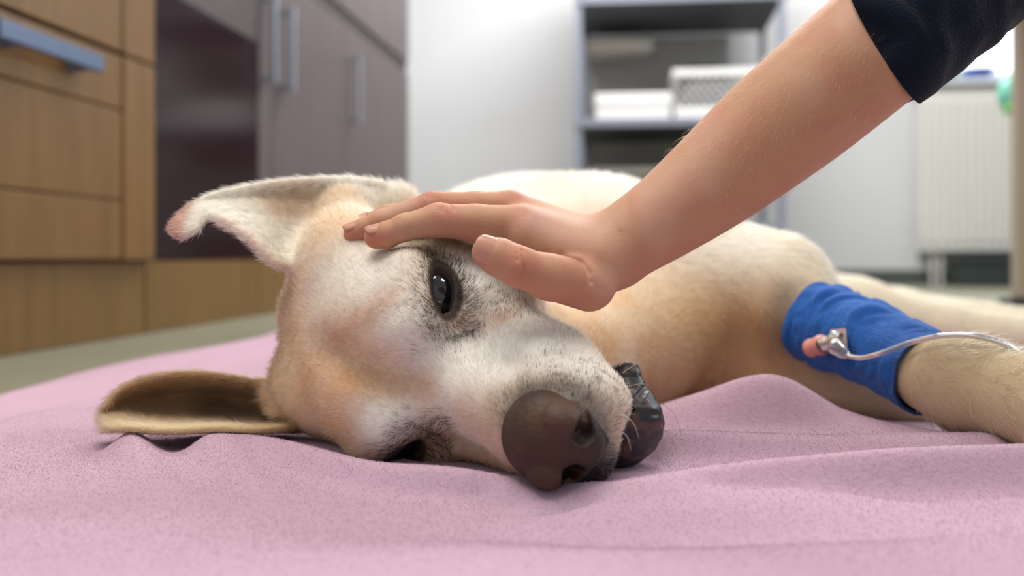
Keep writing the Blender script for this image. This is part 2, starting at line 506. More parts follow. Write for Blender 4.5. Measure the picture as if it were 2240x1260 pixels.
# ears
earm = np.zeros(len(dog_v)); earl = np.zeros(len(dog_v))
for arr, out in ((up, earm), (lo, earl)):
    g = arr[::6, ::6].reshape(-1, 3)
    dmin = np.full(len(dog_v), 9.0)
    sel = np.where(dog_v[:, 0] < -0.05)[0]
    for p in g:
        dmin[sel] = np.minimum(dmin[sel], np.linalg.norm(dog_v[sel] - p, axis=1))
    out[:] = ss(0.0085, 0.0045, dmin)
hd = mixc(hd, lin(244, 236, 218), earm)
hd = mixc(hd, lin(206, 172, 140), earm * np.clip(streak([(620, 445), (690, 450), (745, 470)], .016), 0, .8))  # brown shadow inside the upper ear, painted into the tint
hd = mixc(hd, lin(196, 142, 124), earm * ss(-0.200, -0.212, dog_v[:, 0]))
hd = mixc(hd, lin(236, 200, 178), earm * np.clip(streak([(490, 485), (545, 525), (600, 572), (640, 585)], .005), 0, .6))
hd = mixc(hd, lin(246, 236, 218), np.clip(blob(840, 415, .028), 0, .9))
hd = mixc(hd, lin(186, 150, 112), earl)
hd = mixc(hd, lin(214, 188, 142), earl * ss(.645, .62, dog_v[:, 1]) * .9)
hd = mixc(hd, lin(110, 88, 70), earl * np.clip(streak([(470, 890), (530, 905), (580, 920)], .014), 0, .75))  # shade in the lower ear's hollow, painted into the tint
nose_d = np.linalg.norm((dog_h - np.array([9.1, 0.14, -2.3])) / np.array([2.0, 2.0, 1.8]), axis=1)
hd = mixc(hd, lin(20, 17, 17), ss(1.12, 1.0, nose_d))
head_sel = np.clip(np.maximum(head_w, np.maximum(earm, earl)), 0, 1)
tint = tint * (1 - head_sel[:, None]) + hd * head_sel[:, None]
shaved = streak([(1715, 650, .9), (1712, 700, .9), (1725, 750, .9)], .022, .8) * (1 - head_sel)
tint = mixc(tint, lin(118, 108, 100), shaved)

M_dog = mat('dog_coat', lin(225, 205, 180), 0.8, 0.15)
attr_color(M_dog)
dog = mesh_obj('dog', dog_v, dog_f, M_dog, tint=tint)
tag(dog, 'pale yellow dog lying on its side on the pink blanket, head towards us', 'dog')

# --- nose leather, lower lip: finer volumes in head space
def head_vol(lo, hi, h):
    lo = np.asarray(lo, float); hi = np.asarray(hi, float)
    return Vol(*[np.arange(lo[i], hi[i] + h, h).astype(np.float32) for i in range(3)])
nv = head_vol((6.6, -2.7, -6.2), (11.8, 2.9, 0.2), 0.055)
nv.ell((8.95, 0.16, -2.15), (1.9, 2.0, 1.72))                              # pad
nv.ell((9.75, 0.12, -2.85), (1.2, 1.75, 1.4), 0.5)
for s in (1, -1):
    nv.ell((10.1, 0.1 + 1.2 * s, -2.1), (0.98, 0.76, 0.88), 0.2)        # wing of the nostril
nv.cone((9.85, 0.1, -3.5), (9.1, 0.1, -5.0), 1.0, 0.62, 0.6)               # septum
for s in (1, -1):
    nv.ell((10.9, 0.1 + 1.02 * s, -2.95), (0.85, 0.56, 0.60), 0.14, 'sub')
    nv.cone((10.5, 0.1 + 1.3 * s, -3.2), (9.4, 0.1 + 2.05 * s, -3.5), 0.32, 0.16, 0.14, 'sub')
    nv.cone((9.6, 0.1 + 2.0 * s, -3.4), (8.9, 0.1 + 2.1 * s, -1.9), 0.12, 0.07, 0.14, 'sub')
nv.cone((10.95, 0.08, -3.3), (9.9, 0.08, -5.3), 0.07, 0.09, 0.2, 'sub')
n_v, n_f = nv.nets(1)
n_v = n_v + vnormals(n_v, n_f) * (0.03 * (vnoise(n_v, 7.0, 31) - .5) + 0.02 * (vnoise(n_v, 14.0, 32) - .5))[:, None]
nt_ = np.tile(lin(100, 74, 60), (len(n_v), 1))
nt_ = mixc(nt_, lin(150, 112, 96), np.exp(-(np.linalg.norm(n_v - np.array([10.2, 1.4, -2.0]), axis=1) / 0.9) ** 2) * .75)  # upper nostril wing: pinkish, with its lit look painted in
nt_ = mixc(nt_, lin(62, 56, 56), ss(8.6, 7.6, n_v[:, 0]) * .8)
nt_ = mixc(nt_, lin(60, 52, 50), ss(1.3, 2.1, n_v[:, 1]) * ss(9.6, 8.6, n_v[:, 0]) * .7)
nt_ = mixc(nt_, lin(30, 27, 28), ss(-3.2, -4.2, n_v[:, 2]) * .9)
for s in (1, -1):
    nt_ = mixc(nt_, lin(14, 12, 13), np.exp(-(np.linalg.norm((n_v - np.array([10.6, 0.1 + 1.05 * s, -3.0])) / np.array([1.15, .85, .8]), axis=1)) ** 4))  # nostril hollows: their darkness is painted into the tint
nt_ = mixc(nt_, lin(132, 88, 52), ss(.55, .8, vnoise(n_v, 1.4, 33)) * .35)
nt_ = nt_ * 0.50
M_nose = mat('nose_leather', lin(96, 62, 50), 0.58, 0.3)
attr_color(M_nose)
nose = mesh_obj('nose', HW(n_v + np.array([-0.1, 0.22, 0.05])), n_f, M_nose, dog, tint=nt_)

lv = head_vol((0.5, -2.6, -11.0), (9.0, 4.6, -6.0), 0.06)
lv.cone((3.4, 1.3, -7.7), (6.0, 0.6, -8.3), 1.35, 1.3)
lv.cone((3.0, -0.6, -7.9), (6.2, -0.5, -8.3), 1.3, 1.25, 0.8)
lv.ell((6.5, 0.15, -8.6), (1.35, 1.6, 1.65), 0.8)
lv.cone((4.6, 1.6, -8.4), (5.4, 2.55, -8.85), 0.75, 0.30, 0.5)
lv.cone((5.3, 2.4, -8.8), (5.6, 2.95, -9.15), 0.30, 0.10, 0.15)
lv.cone((5.5, 2.2, -8.8), (6.4, 0.9, -8.9), 0.62, 1.1, 0.4)
for q in range(5):                                                          # wet creases of the lip
    lv.cone((7.6, -0.4 + 0.55 * q, -7.7 - .05 * q), (6.6 - .1 * q, 0.3 + 0.55 * q, -9.9), 0.10, 0.10, 0.22, 'sub')
l_v, l_f = lv.nets(1)
ln = vnormals(l_v, l_f)
l_v = l_v + ln * (0.07 * (vnoise(l_v * np.array([1.2, 3.0, 1.0]), 1.6, 41) - .5) + 0.02 * (vnoise(l_v, 6.0, 42) - .5))[:, None]
M_lip = mat('lip_skin', lin(30, 28, 30), 0.32, 0.5)
n, l, bsdf = nodes(M_lip)
tcn = n.new('ShaderNodeTexCoord'); nz = n.new('ShaderNodeTexNoise'); mr = n.new('ShaderNodeMapRange')
nz.inputs['Scale'].default_value = 90; mr.inputs['To Min'].default_value = 0.15; mr.inputs['To Max'].default_value = 0.65
l.new(tcn.outputs['Object'], nz.inputs['Vector']); l.new(nz.outputs['Fac'], mr.inputs['Value']); l.new(mr.outputs['Result'], bsdf.inputs['Roughness'])
lt_ = mixc(np.tile(lin(30, 27, 29), (len(l_v), 1)), lin(96, 62, 56), ss(.62, .8, vnoise(l_v, 2.2, 43)) * .6)
attr_color(M_lip)
lip = mesh_obj('lower_lip', HW(l_v), l_f, M_lip, dog, tint=lt_)

# --- eyes
def uv_ball(c, r, ax, nu=40, nv_=24):
    th = np.linspace(0, np.pi, nv_); ph = np.linspace(0, 2 * np.pi, nu, endpoint=False)
    v = []
    for t in th:
        for p in ph:
            v.append(np.sin(t) * np.cos(p) * ax[0] * r[0] + np.sin(t) * np.sin(p) * ax[1] * r[1] + np.cos(t) * ax[2] * r[2])
    f = [(i * nu + j, i * nu + (j + 1) % nu, (i + 1) * nu + (j + 1) % nu, (i + 1) * nu + j) for i in range(nv_ - 1) for j in range(nu)]
    return np.array(v) + c, np.array(f)
M_tear = mat('tear', lin(200, 196, 190), 0.03, 0.8, Transmission_Weight=0.7)
M_lid = mat('inner_eyelid', lin(44, 38, 40), 0.15, 0.6)
M_eye = mat('eye_wet', lin(16, 22, 34), 0.04, 0.9, Coat_Weight=0.6)
for c, a1, a2, a3 in EYES:
    v, f = uv_ball(c + a3 * 0.10 + np.array([0, 0, -0.20]), (1.64, 1.58, 1.62), (a1, a2, a3))
    mesh_obj('eye', HW(v), f, M_eye, dog)
    tv, tf = uv_ball(c + a3 * 1.56 - a1 * 1.35 + a2 * 0.1, (0.36, 0.26, 0.20), (a1, a2, a3), 16, 10)
    mesh_obj('tear', HW(tv), tf, M_tear, dog)
    tv, tf = uv_ball(c + a3 * 0.68 - a1 * 0.75, (0.80, 1.10, 1.00), (a1, a2, a3), 24, 16)
    mesh_obj('third_eyelid', HW(tv), tf, M_lid, dog)

# ------------------------------------------------------------------ person: forearm and hand
hv = Vol(axis([-0.115, (0.145, 0.0011), (0.33, 0.0024)]),
         axis([0.525, (0.69, 0.0011)]),
         axis([0.055, (0.19, 0.0011), (0.33, 0.0024)]))
def chain(pts, rad, k, kk):
    hv.path([W(*p) for p in pts], rad, k, kk)
# forearm and wrist
fa = spline([(*W(1342, 553, .600), .0222), (*W(1365, 532, .602), .0226), (*W(1456, 473, .606), .0256), (*W(1568, 388, .610), .0308), (*W(1675, 298, .613), .0350), (*W(1782, 211, .615), .0376), (*W(1960, 62, .62), .0398), (*W(2080, -40, .62), .0400)], 40)
hv.path(fa[:, :3], fa[:, 3], 0, .002)
# metacarpals
chain([(1138, 490, .598), (1310, 552, .602)], [.0108, .0150], .012, .012)
chain([(1116, 452, .617), (1312, 540, .612)], [.0098, .0150], .012, .012)
chain([(1126, 470, .639), (1310, 545, .625)], [.0098, .0140], .012, .012)
chain([(1150, 500, .657), (1310, 560, .632)], [.0090, .0130], .012, .012)
chain([(1160, 520, .592), (1292, 580, .590)], [.0130, .0190], .010, .010)
# thumb
chain([(1066, 553, .556), (1092, 563, .554), (1132, 583, .553), (1200, 606, .561), (1288, 622, .583)], [.0088, .0102, .0110, .0126, .0160], .007, .004)
# fingers
chain([(822, 519, .594), (846, 514, .593), (886, 497, .593), (958, 482, .595), (1040, 488, .597), (1138, 490, .598)], [.0070, .0076, .0079, .0100, .0110, .0112], .003, .003)
chain([(774, 513, .614), (796, 503, .614), (835, 487, .613), (946, 452, .614), (1040, 455, .616), (1116, 452, .617)], [.0064, .0070, .0077, .0092, .0098, .0098], .002, .003)
chain([(790, 494, .633), (850, 474, .634), (960, 455, .636), (1126, 470, .639)], [.0063, .0074, .0085, .0098], .002, .003)
chain([(900, 492, .655), (1010, 482, .657), (1150, 500, .657)], [.0060, .0070, .0085], .002, .003)
# creases, laid on the skin
def skin_depth(px, py):
    ys = np.arange(.53, .69, .0006); P = np.array([W(px, py, y) for y in ys])
    i = [np.clip(np.searchsorted(hv.ax[d], P[:, d]), 0, len(hv.ax[d]) - 1) for d in range(3)]
    w = np.where(hv.f[i[0], i[1], i[2]] < 0)[0]
    return ys[w[0]] if len(w) else .6
def crease(pts, r, k=.0012, sink=0.0002):
    P = spline([(px, py, 0) for px, py in pts], max(12, 9 * len(pts)))
    D = np.array([skin_depth(px, py) for px, py, _ in P])
    for _ in range(6):
        D[1:-1] = (D[:-2] + 2 * D[1:-1] + D[2:]) / 4
    Q = [W(px, py, dd - 0.3 * r + sink) for (px, py, _), dd in zip(P, D)]
    n_ = len(Q)
    hv.path(Q, r * np.sin(np.linspace(.25, np.pi - .25, n_)), k, k, 'sub')
CREASES = [([(1190, 553), (1230, 559), (1268, 570), (1288, 592), (1294, 618)], .0008, .0028),
           ([(1140, 545), (1147, 560), (1149, 580), (1145, 598), (1136, 612)], .0005, .0012), ([(1130, 552), (1132, 575)], .0003, .0008),
           ([(1356, 505), (1365, 545), (1366, 600)], .0003, .0012),
           ([(893, 497), (896, 510), (895, 522)], .0004, .001), ([(966, 450), (976, 470), (979, 500)], .0004, .001), ([(958, 452), (968, 468)], .0003, .0008), ([(985, 449), (993, 462)], .0003, .0008),
           ([(870, 478), (880, 486)], .0003, .0008), ([(940, 425), (948, 436)], .0003, .0008), ([(932, 427), (940, 440)], .0003, .0008)]
for c_, r_, k_ in CREASES:
    crease(c_, r_, k_)
hand_v, hand_f = hv.nets(2)
# fine knuckle wrinkles and tendons stay in the material's relief
hn = vnormals(hand_v, hand_f)
st = np.tile(lin(202, 152, 120), (len(hand_v), 1))
def hblob(p, r, col, w):
    global st
    st = mixc(st, col, np.exp(-(np.linalg.norm(hand_v - W(*p), axis=1) / r) ** 2) * w)
st = mixc(st, lin(196, 146, 112), ss(1400, 1700, 1120 + FPX * hand_v[:, 0] / hand_v[:, 1]) * .7)
st = mixc(st, lin(198, 132, 108), ss(.45, .75, vnoise(hand_v, 70, 51)) * .45)
st = mixc(st, lin(220, 176, 156), ss(.5, .8, vnoise(hand_v, 34, 52)) * .35)
for p, r in (((985, 460, .588), .010), ((945, 435, .61), .009), ((1118, 440, .61), .012), ((1140, 585, .545), .012), ((1230, 640, .565), .02), ((1150, 480, .59), .012)):
    hblob(p, r, lin(202, 122, 100), .5)
for p, r in (((820, 530, .588), .010), ((770, 522, .607), .009), ((1050, 560, .55), .010)):
    hblob(p, r, lin(204, 120, 94), .6)
hblob((1180, 490, .588), .012, lin(200, 168, 160), .5); hblob((1280, 520, .590), .02, lin(214, 176, 158), .5)
M_skin = mat('skin', lin(214, 158, 132), 0.56, 0.32, Subsurface_Weight=0.08, Subsurface_Scale=0.01)
M_skin.node_tree.nodes['Principled BSDF'].inputs['Subsurface Radius'].default_value = (1.0, 0.35, 0.2)
attr_color(M_skin)
n, l, bsdf = nodes(M_skin)
tcn = n.new('ShaderNodeTexCoord'); vo = n.new('ShaderNodeTexVoronoi'); nz = n.new('ShaderNodeTexNoise'); ad = n.new('ShaderNodeMath'); bp = n.new('ShaderNodeBump')
vo.inputs['Scale'].default_value = 900; nz.inputs['Scale'].default_value = 260; nz.inputs['Detail'].default_value = 4; ad.operation = 'ADD'
bp.inputs['Strength'].default_value = 0.16; bp.inputs['Distance'].default_value = 0.0005
l.new(tcn.outputs['Object'], vo.inputs['Vector']); l.new(tcn.outputs['Object'], nz.inputs['Vector'])
l.new(vo.outputs['Distance'], ad.inputs[0]); l.new(nz.outputs['Fac'], ad.inputs[1]); l.new(ad.outputs[0], bp.inputs['Height']); l.new(bp.outputs['Normal'], bsdf.inputs['Normal'])
arm = mesh_obj('person', hand_v, hand_f, M_skin, tint=st)
tag(arm, 'bare forearm and hand of a person in a dark sleeve, stroking the dog', 'person')

def nail(tip, back, normal, width, r, color, shift=0.0, cover=1.0):
    tip = np.asarray(tip); back = np.asarray(back); a = tip - back; L = np.linalg.norm(a); a = a / L
    n = np.asarray(normal, float); n = n - a * (n @ a); n /= np.linalg.norm(n); b = np.cross(a, n)
    nu, nw = 15, 13
    vs = []; fs = []
    for lay in (0, 1):
        for i in range(nu):
            u = -1 + 2 * i / (nu - 1)
            for j in range(nw):
                w = -1 + 2 * j / (nw - 1)
                wu = (1 - abs(u) ** 3.2) ** (1 / 3.2) if u < 0 else (1 - abs(u) ** 2.6 * 0.72) ** (1 / 2.2)
                phi = w * wu * width
                rr = r + (0.0006 if lay == 0 else -0.0012) - 0.0004 * (abs(w) ** 4) - 0.0007 * max(0, u - 0.3) ** 2
                c = back + a * L * (0.5 + 0.5 * u + 0.06 * (1 - w * w) * (1 if u > 0 else 0) * u) 
                vs.append(c + rr * (np.cos(phi) * n + np.sin(phi) * b))
        o = lay * nu * nw
        for i in range(nu - 1):
            for j in range(nw - 1):
                q = (o + i * nw + j, o + (i + 1) * nw + j, o + (i + 1) * nw + j + 1, o + i * nw + j + 1)
                fs.append(q if lay == 1 else q[::-1])
    N = nu * nw
    rim = [i * nw for i in range(nu)] + [(nu - 1) * nw + j for j in range(1, nw)] + [i * nw + nw - 1 for i in range(nu - 2, -1, -1)] + [j for j in range(nw - 2, 0, -1)]
    for i in range(len(rim)):
        p, q = rim[i], rim[(i + 1) % len(rim)]
        fs.append((p, q, q + N, p + N))
    return mesh_obj('fingernail', vs, fs, M_nail, arm)
M_nail = mat('fingernail', lin(208, 152, 130), 0.3, 0.4)
nail(W(1041, 545, .5545), W(1094, 563, .554), (0.02, -0.95, 0.30), 1.05, .0098, M_nail)
nail(W(808, 522, .594), W(848, 513, .593), (-0.25, -0.30, 0.92), 1.0, .0073, M_nail)
nail(W(759, 516, .614), W(796, 503, .614), (-0.25, -0.22, 0.95), 1.0, .0067, M_nail)
nail(W(776, 498, .633), W(812, 486, .633), (-0.25, -0.20, 0.95), 1.0, .0066, M_nail)

# sleeve
def tube(path, radii, nseg, wobble=None, thick=0.0, close=False):
    P = np.asarray(path, float); n = len(P)
    T = np.gradient(P, axis=0); T /= np.linalg.norm(T, axis=1, keepdims=True)
    up0 = np.array([0.0, -1.0, 0.0]); N1 = up0 - T * (T @ up0)[:, None]; N1 /= np.linalg.norm(N1, axis=1, keepdims=True)
    N2 = np.cross(T, N1)
    ph = np.linspace(0, 2 * np.pi, nseg, endpoint=False)
    R = np.asarray(radii, float)
    R = R[:, None].repeat(nseg, 1) if R.ndim == 1 else R
    v = P[:, None] + R[..., None] * (np.cos(ph)[None, :, None] * N1[:, None] + np.sin(ph)[None, :, None] * N2[:, None])
    if wobble is not None:
        v = wobble(v, N1, N2, ph)
    f = [(i * nseg + j, (i + 1) * nseg + j, (i + 1) * nseg + (j + 1) % nseg, i * nseg + (j + 1) % nseg) for i in range(n - 1) for j in range(nseg)]
    return v.reshape(-1, 3), np.array(f)
sl_path = spline([W(1938, 92, .616), W(1944, 87, .616), W(2035, 5, .62), W(2120, -70, .628), W(2260, -180, .64), W(2420, -300, .66)], 60)
sl_r = np.interp(np.linspace(0, 1, 60), [0, .03, .2, .5, 1], [.0422, .0428, .0438, .0465, .050])
inner = tube(sl_path[:14][::-1], sl_r[:14][::-1] - .0022, 72)[0]
def sl_wob(v, N1, N2, ph):
    d = np.linspace(0, 1, 60)[:, None]
    w = vnoise(np.stack([np.broadcast_to(d * 9, (60, 72)).ravel(), (np.cos(ph)[None] * 1.5 + 0 * d).ravel(), (np.sin(ph)[None] * 1.5 + 3 * d).ravel()], 1), 1.6, 3).reshape(60, 72) - .5
    c = v.mean(1, keepdims=True)
    amp = .15 * ss(.05, .4, d)
    return c + (v - c) * (1 + amp * w)[..., None]
v, f = tube(sl_path, sl_r, 72, sl_wob)
n0 = len(inner); nseg = 72
fi = np.array([(i * nseg + j, (i + 1) * nseg + j, (i + 1) * nseg + (j + 1) % nseg, i * nseg + (j + 1) % nseg) for i in range(13) for j in range(nseg)])
join = np.array([(13 * nseg + j, n0 + j, n0 + (j + 1) % nseg, 13 * nseg + (j + 1) % nseg) for j in range(nseg)])
M_sleeve = mat('sleeve_knit', lin(17, 28, 42), 0.95, 0.1, Sheen_Weight=0.15)
add_noise_bump(M_sleeve, 700, 0.8, 0.0012, 3)
sleeve = mesh_obj('sleeve', np.concatenate([inner, v]), np.concatenate([fi, f + n0, join]), M_sleeve, arm)

# ------------------------------------------------------------------ blanket
FLOOR_Z = -0.02
def ridge(X, Y, pts, near, far):
    """fold along pts [(x,y,height)], falling off over `near` metres towards the camera and `far` away from it"""
    P = np.asarray(pts, float); out = np.zeros_like(X)
    P = spline(P, 30)
    for i in range(len(P) - 1):
        a, b = P[i], P[i + 1]
        d = b[:2] - a[:2]; L2 = d @ d + 1e-12
        t = np.clip(((X - a[0]) * d[0] + (Y - a[1]) * d[1]) / L2, 0, 1)
        dx = X - (a[0] + t * d[0]); dy = Y - (a[1] + t * d[1])
        r = np.hypot(dx, dy); w = near + (far - near) * ss(-.9, .9, dy / (r + 1e-6))
        out = np.maximum(out, (a[2] + t * (b[2] - a[2])) * np.exp(-(r / w) ** 2))
    return out
def G(px, py, z):
    """plan position of the point at photo pixel (px, py) that lies at height z"""
    y = (HC - z) * FPX / (py - HROW)
    return ((px - 1120) / FPX * y, y)
def R3(px, py, z, base=0.008):
    return (*G(px, py, z), z - base)
bx = axis([-0.80, (-0.34, 0.008), (0.42, 0.0032), (0.95, 0.008)])
by = axis([0.26, (0.40, 0.006), (0.78, 0.0028), (1.2, 0.006), (2.1, 0.012)])
BX, BY = np.meshgrid(bx, by, indexing='ij')
base = 0.008 - 0.016 * ss(0.62, 0.95, BY)
pp = np.stack([BX.ravel(), BY.ravel(), 0 * BX.ravel()], 1)
H = base + 0.006 * (vnoise(pp, 7.0, 1).reshape(BX.shape) - 0.5) + 0.0026 * (vnoise(pp, 21.0, 2).reshape(BX.shape) - 0.5)
H += ridge(BX, BY, [R3(470, 955, .012), R3(560, 953, .020), R3(680, 972, .022), R3(800, 993, .022), R3(950, 1003, .024), R3(1090, 1013, .023), R3(1165, 1060, .015)], 0.0070, 0.030)
H -= ridge(BX, BY, [(*G(560, 975, .006), .002), (*G(700, 1005, .006), .005), (*G(850, 1032, .006), .006), (*G(1060, 1062, .006), .006), (*G(1200, 1100, .006), .003)], 0.022, 0.010)
H += ridge(BX, BY, [R3(1330, 1060, .014), R3(1400, 1045, .019), R3(1600, 1012, .024), R3(1900, 985, .030), R3(2300, 970, .030)], 0.010, 0.026)
H -= ridge(BX, BY, [(*G(1420, 1068, .006), .003), (*G(1650, 1055, .006), .006), (*G(1950, 1042, .006), .006), (*G(2300, 1040, .006), .005)], 0.012, 0.010)
H += ridge(BX, BY, [R3(1180, 1105, .010), R3(1330, 1078, .015), R3(1600, 1066, .0165), R3(1800, 1076, .014), R3(2000, 1105, .010)], 0.030, 0.010)
H += ridge(BX, BY, [(.085, .695, .010), (.135, .70, .028), (.180, .695, .043), (.218, .680, .022), (.27, .64, .010), (.34, .60, .006)], 0.034, 0.030)
H += ridge(BX, BY, [R3(1480, 945, .022), R3(1800, 955, .018), R3(2150, 958, .022)], 0.018, 0.03)
H += ridge(BX, BY, [R3(286, 944, .022), R3(310, 1000, .016), R3(345, 1080, .011)], 0.012, 0.014)
H += ridge(BX, BY, [R3(466, 948, .022), R3(500, 990, .016), R3(560, 1050, .011)], 0.014, 0.014)
H -= 0.006 * np.exp(-(((BX - .03) / .06) ** 2 + ((BY - .455) / .035) ** 2))
H -= 0.005 * np.exp(-(((BX - .11) / .09) ** 2 + ((BY - .44) / .02) ** 2))
H += 0.004 * np.exp(-(((BX - .00) / .12) ** 2 + ((BY - .39) / .04) ** 2))
H += 0.004 * np.exp(-(((BX - .20) / .12) ** 2 + ((BY - .40) / .04) ** 2))
H += ridge(BX, BY, [(-.62, .9, .012), (-.50, 1.05, .018), (-.44, 1.5, .018), (-.42, 1.95, .012)], 0.05, 0.05) + ridge(BX, BY, [(-.45, .86, .010), (-.30, .95, .014), (-.22, 1.2, .016)], 0.03, 0.04) + ridge(BX, BY, [(-.40, .74, .008), (-.28, .79, .010), (-.18, .95, .012)], 0.025, 0.03)
# the dog's weight presses the fleece down
env = np.full(BX.shape, 1.0)
ix = np.searchsorted(bx, dog_v[:, 0]).clip(0, len(bx) - 1); iy = np.searchsorted(by, dog_v[:, 1]).clip(0, len(by) - 1)
np.minimum.at(env, (ix, iy), dog_v[:, 2])
for _ in range(2):                                    # close sampling gaps
    e = env.copy()
    for ax_ in (0, 1):
        e = np.minimum(e, np.minimum(np.roll(env, 1, ax_), np.roll(env, -1, ax_)))
    env = np.where(env > 0.9, e, env)
H = np.minimum(H, np.maximum(env - 0.0005, -0.0185))
for _ in range(2):
    H = (H * 2 + np.roll(H, 1, 0) + np.roll(H, -1, 0) + np.roll(H, 1, 1) + np.roll(H, -1, 1)) / 6
H = np.maximum(H, -0.0175)
# outline: left edge runs along the cupboards, far edge hangs to the floor
left = -0.53 + 0.10 * ss(0.9, 1.9, BY) + 0.012 * np.sin(BY * 9)
XX = np.where(BX < -0.34, -0.34 + (BX + 0.34) * (left + 0.34) / (-0.80 + 0.34), BX)
tedge = np.clip((XX - left) / 0.02, 0, 1); H = -0.0175 + (H + 0.0175) * np.sqrt(1 - (1 - tedge) ** 2)
nxb, nyb = BX.shape
vt = np.stack([XX, BY, H], -1).reshape(-1, 3); vb = vt.copy(); vb[:, 2] = np.maximum(np.minimum(vb[:, 2] - 0.0022, vb[:, 2]), FLOOR_Z + 0.0003)
ii = (np.arange(nxb - 1)[:, None] * nyb + np.arange(nyb - 1)[None]).ravel()
q = np.stack([ii, ii + nyb, ii + nyb + 1, ii + 1], 1)
BLANKET_Q = q
nb = len(vt)
rim = list(range(nyb)) + [i * nyb + nyb - 1 for i in range(1, nxb)] + [(nxb - 1) * nyb + j for j in range(nyb - 2, -1, -1)] + [i * nyb for i in range(nxb - 2, 0, -1)]
rq = np.array([(rim[i], rim[(i + 1) % len(rim)], rim[(i + 1) % len(rim)] + nb, rim[i] + nb) for i in range(len(rim))])
M_blanket = mat('fleece', lin(198, 166, 183), 0.95, 0.1, Sheen_Weight=0.25, Sheen_Roughness=0.5)
M_blanket.node_tree.nodes['Principled BSDF'].inputs['Sheen Tint'].default_value = (*lin(245, 215, 228), 1)
add_noise_bump(M_blanket, 420, 0.5, 0.0012, 5)
blanket = mesh_obj('blanket', np.concatenate([vt, vb]), np.concatenate([q, q[:, ::-1] + nb, rq]), M_blanket)
tag(blanket, 'rumpled pink fleece blanket spread on the floor under the dog', 'blanket')

# ------------------------------------------------------------------ room (its own axes, turned 6.9 degrees)
TH = math.radians(6.94)
RC, RS = math.cos(TH), math.sin(TH)
def room(o):
    o.rotation_euler = (0, 0, -TH)
    return o
def box_mesh(x0, x1, y0, y1, z0, z1, bev=0.0):
    """box in room axes with bevelled edges"""
    import bmesh
    bm = bmesh.new()
    bmesh.ops.create_cube(bm, size=1)
    for v in bm.verts:
        v.co = Vector(((x0 + x1) / 2 + v.co.x * (x1 - x0), (y0 + y1) / 2 + v.co.y * (y1 - y0), (z0 + z1) / 2 + v.co.z * (z1 - z0)))
    if bev:
        bmesh.ops.bevel(bm, geom=list(bm.edges), offset=bev, segments=2, affect='EDGES', profile=0.6)
    return bm
def bm_obj(name, bms, material, parent=None, top=False):
    import bmesh
    me = bpy.data.meshes.new(name)
    if not isinstance(bms, (list, tuple)):
        bms = [bms]
    out = bmesh.new()
    for b in bms:
        tmp = bpy.data.meshes.new('t'); b.to_mesh(tmp); out.from_mesh(tmp); bpy.data.meshes.remove(tmp); b.free()
    out.to_mesh(me); out.free()
    me.materials.append(material)
    o = bpy.data.objects.new(name, me); COL.objects.link(o)
    if parent is not None:
        o.parent = parent
    else:
        room(o)
    return o
def box(name, x0, x1, y0, y1, z0, z1, material, parent=None, bev=0.002):
    return bm_obj(name, box_mesh(x0, x1, y0, y1, z0, z1, bev), material, parent)
def struct(o):
    o['kind'] = 'structure'
    return o
def holder(name):
    return room(empty(name))

M_floor = mat('floor_lino', lin(136, 136, 118), 0.35, 0.4)
M_wall = mat('wall_paint', lin(224, 225, 228), 0.8, 0.2)
M_ceil = mat('ceiling_paint', lin(235, 235, 235), 0.9, 0.1)
M_basebd = mat('baseboard', lin(88, 94, 88), 0.5, 0.3)
add_noise_bump(M_wall, 60, 0.1, 0.002)
n, l, bsdf = nodes(M_floor)
tcn = n.new('ShaderNodeTexCoord'); nz = n.new('ShaderNodeTexNoise'); cr = n.new('ShaderNodeValToRGB')
nz.inputs['Scale'].default_value = 3.0; nz.inputs['Detail'].default_value = 6
cr.color_ramp.elements[0].color = (*lin(118, 120, 102), 1); cr.color_ramp.elements[1].color = (*lin(152, 150, 130), 1)
l.new(tcn.outputs['Object'], nz.inputs['Vector']); l.new(nz.outputs['Fac'], cr.inputs['Fac']); l.new(cr.outputs['Color'], bsdf.inputs['Base Color'])

BACK = 5.25                                            # depth of the back wall in room axes
struct(box('floor', -1.6, 3.6, -1.5, BACK + 0.1, FLOOR_Z - 0.05, FLOOR_Z, M_floor, bev=0))
struct(box('ceiling', -1.6, 3.6, -1.5, BACK + 0.1, 2.58, 2.66, M_ceil, bev=0))
struct(box('wall_left', -1.68, -1.60, -1.5, BACK + 0.1, FLOOR_Z, 2.58, M_wall, bev=0))
WX0, WX1, WZ0, WZ1 = 1.42, 2.75, 1.00, 2.10             # window opening
import bmesh
struct(bm_obj('wall_back', [box_mesh(-1.6, WX0, BACK, BACK + 0.12, FLOOR_Z, 2.58), box_mesh(WX1, 3.6, BACK, BACK + 0.12, FLOOR_Z, 2.58),
                            box_mesh(WX0, WX1, BACK, BACK + 0.12, FLOOR_Z, WZ0), box_mesh(WX0, WX1, BACK, BACK + 0.12, WZ1, 2.58)], M_wall))
struct(box('baseboard_back', -1.6, 3.6, BACK - 0.012, BACK, FLOOR_Z, 0.055, M_basebd))

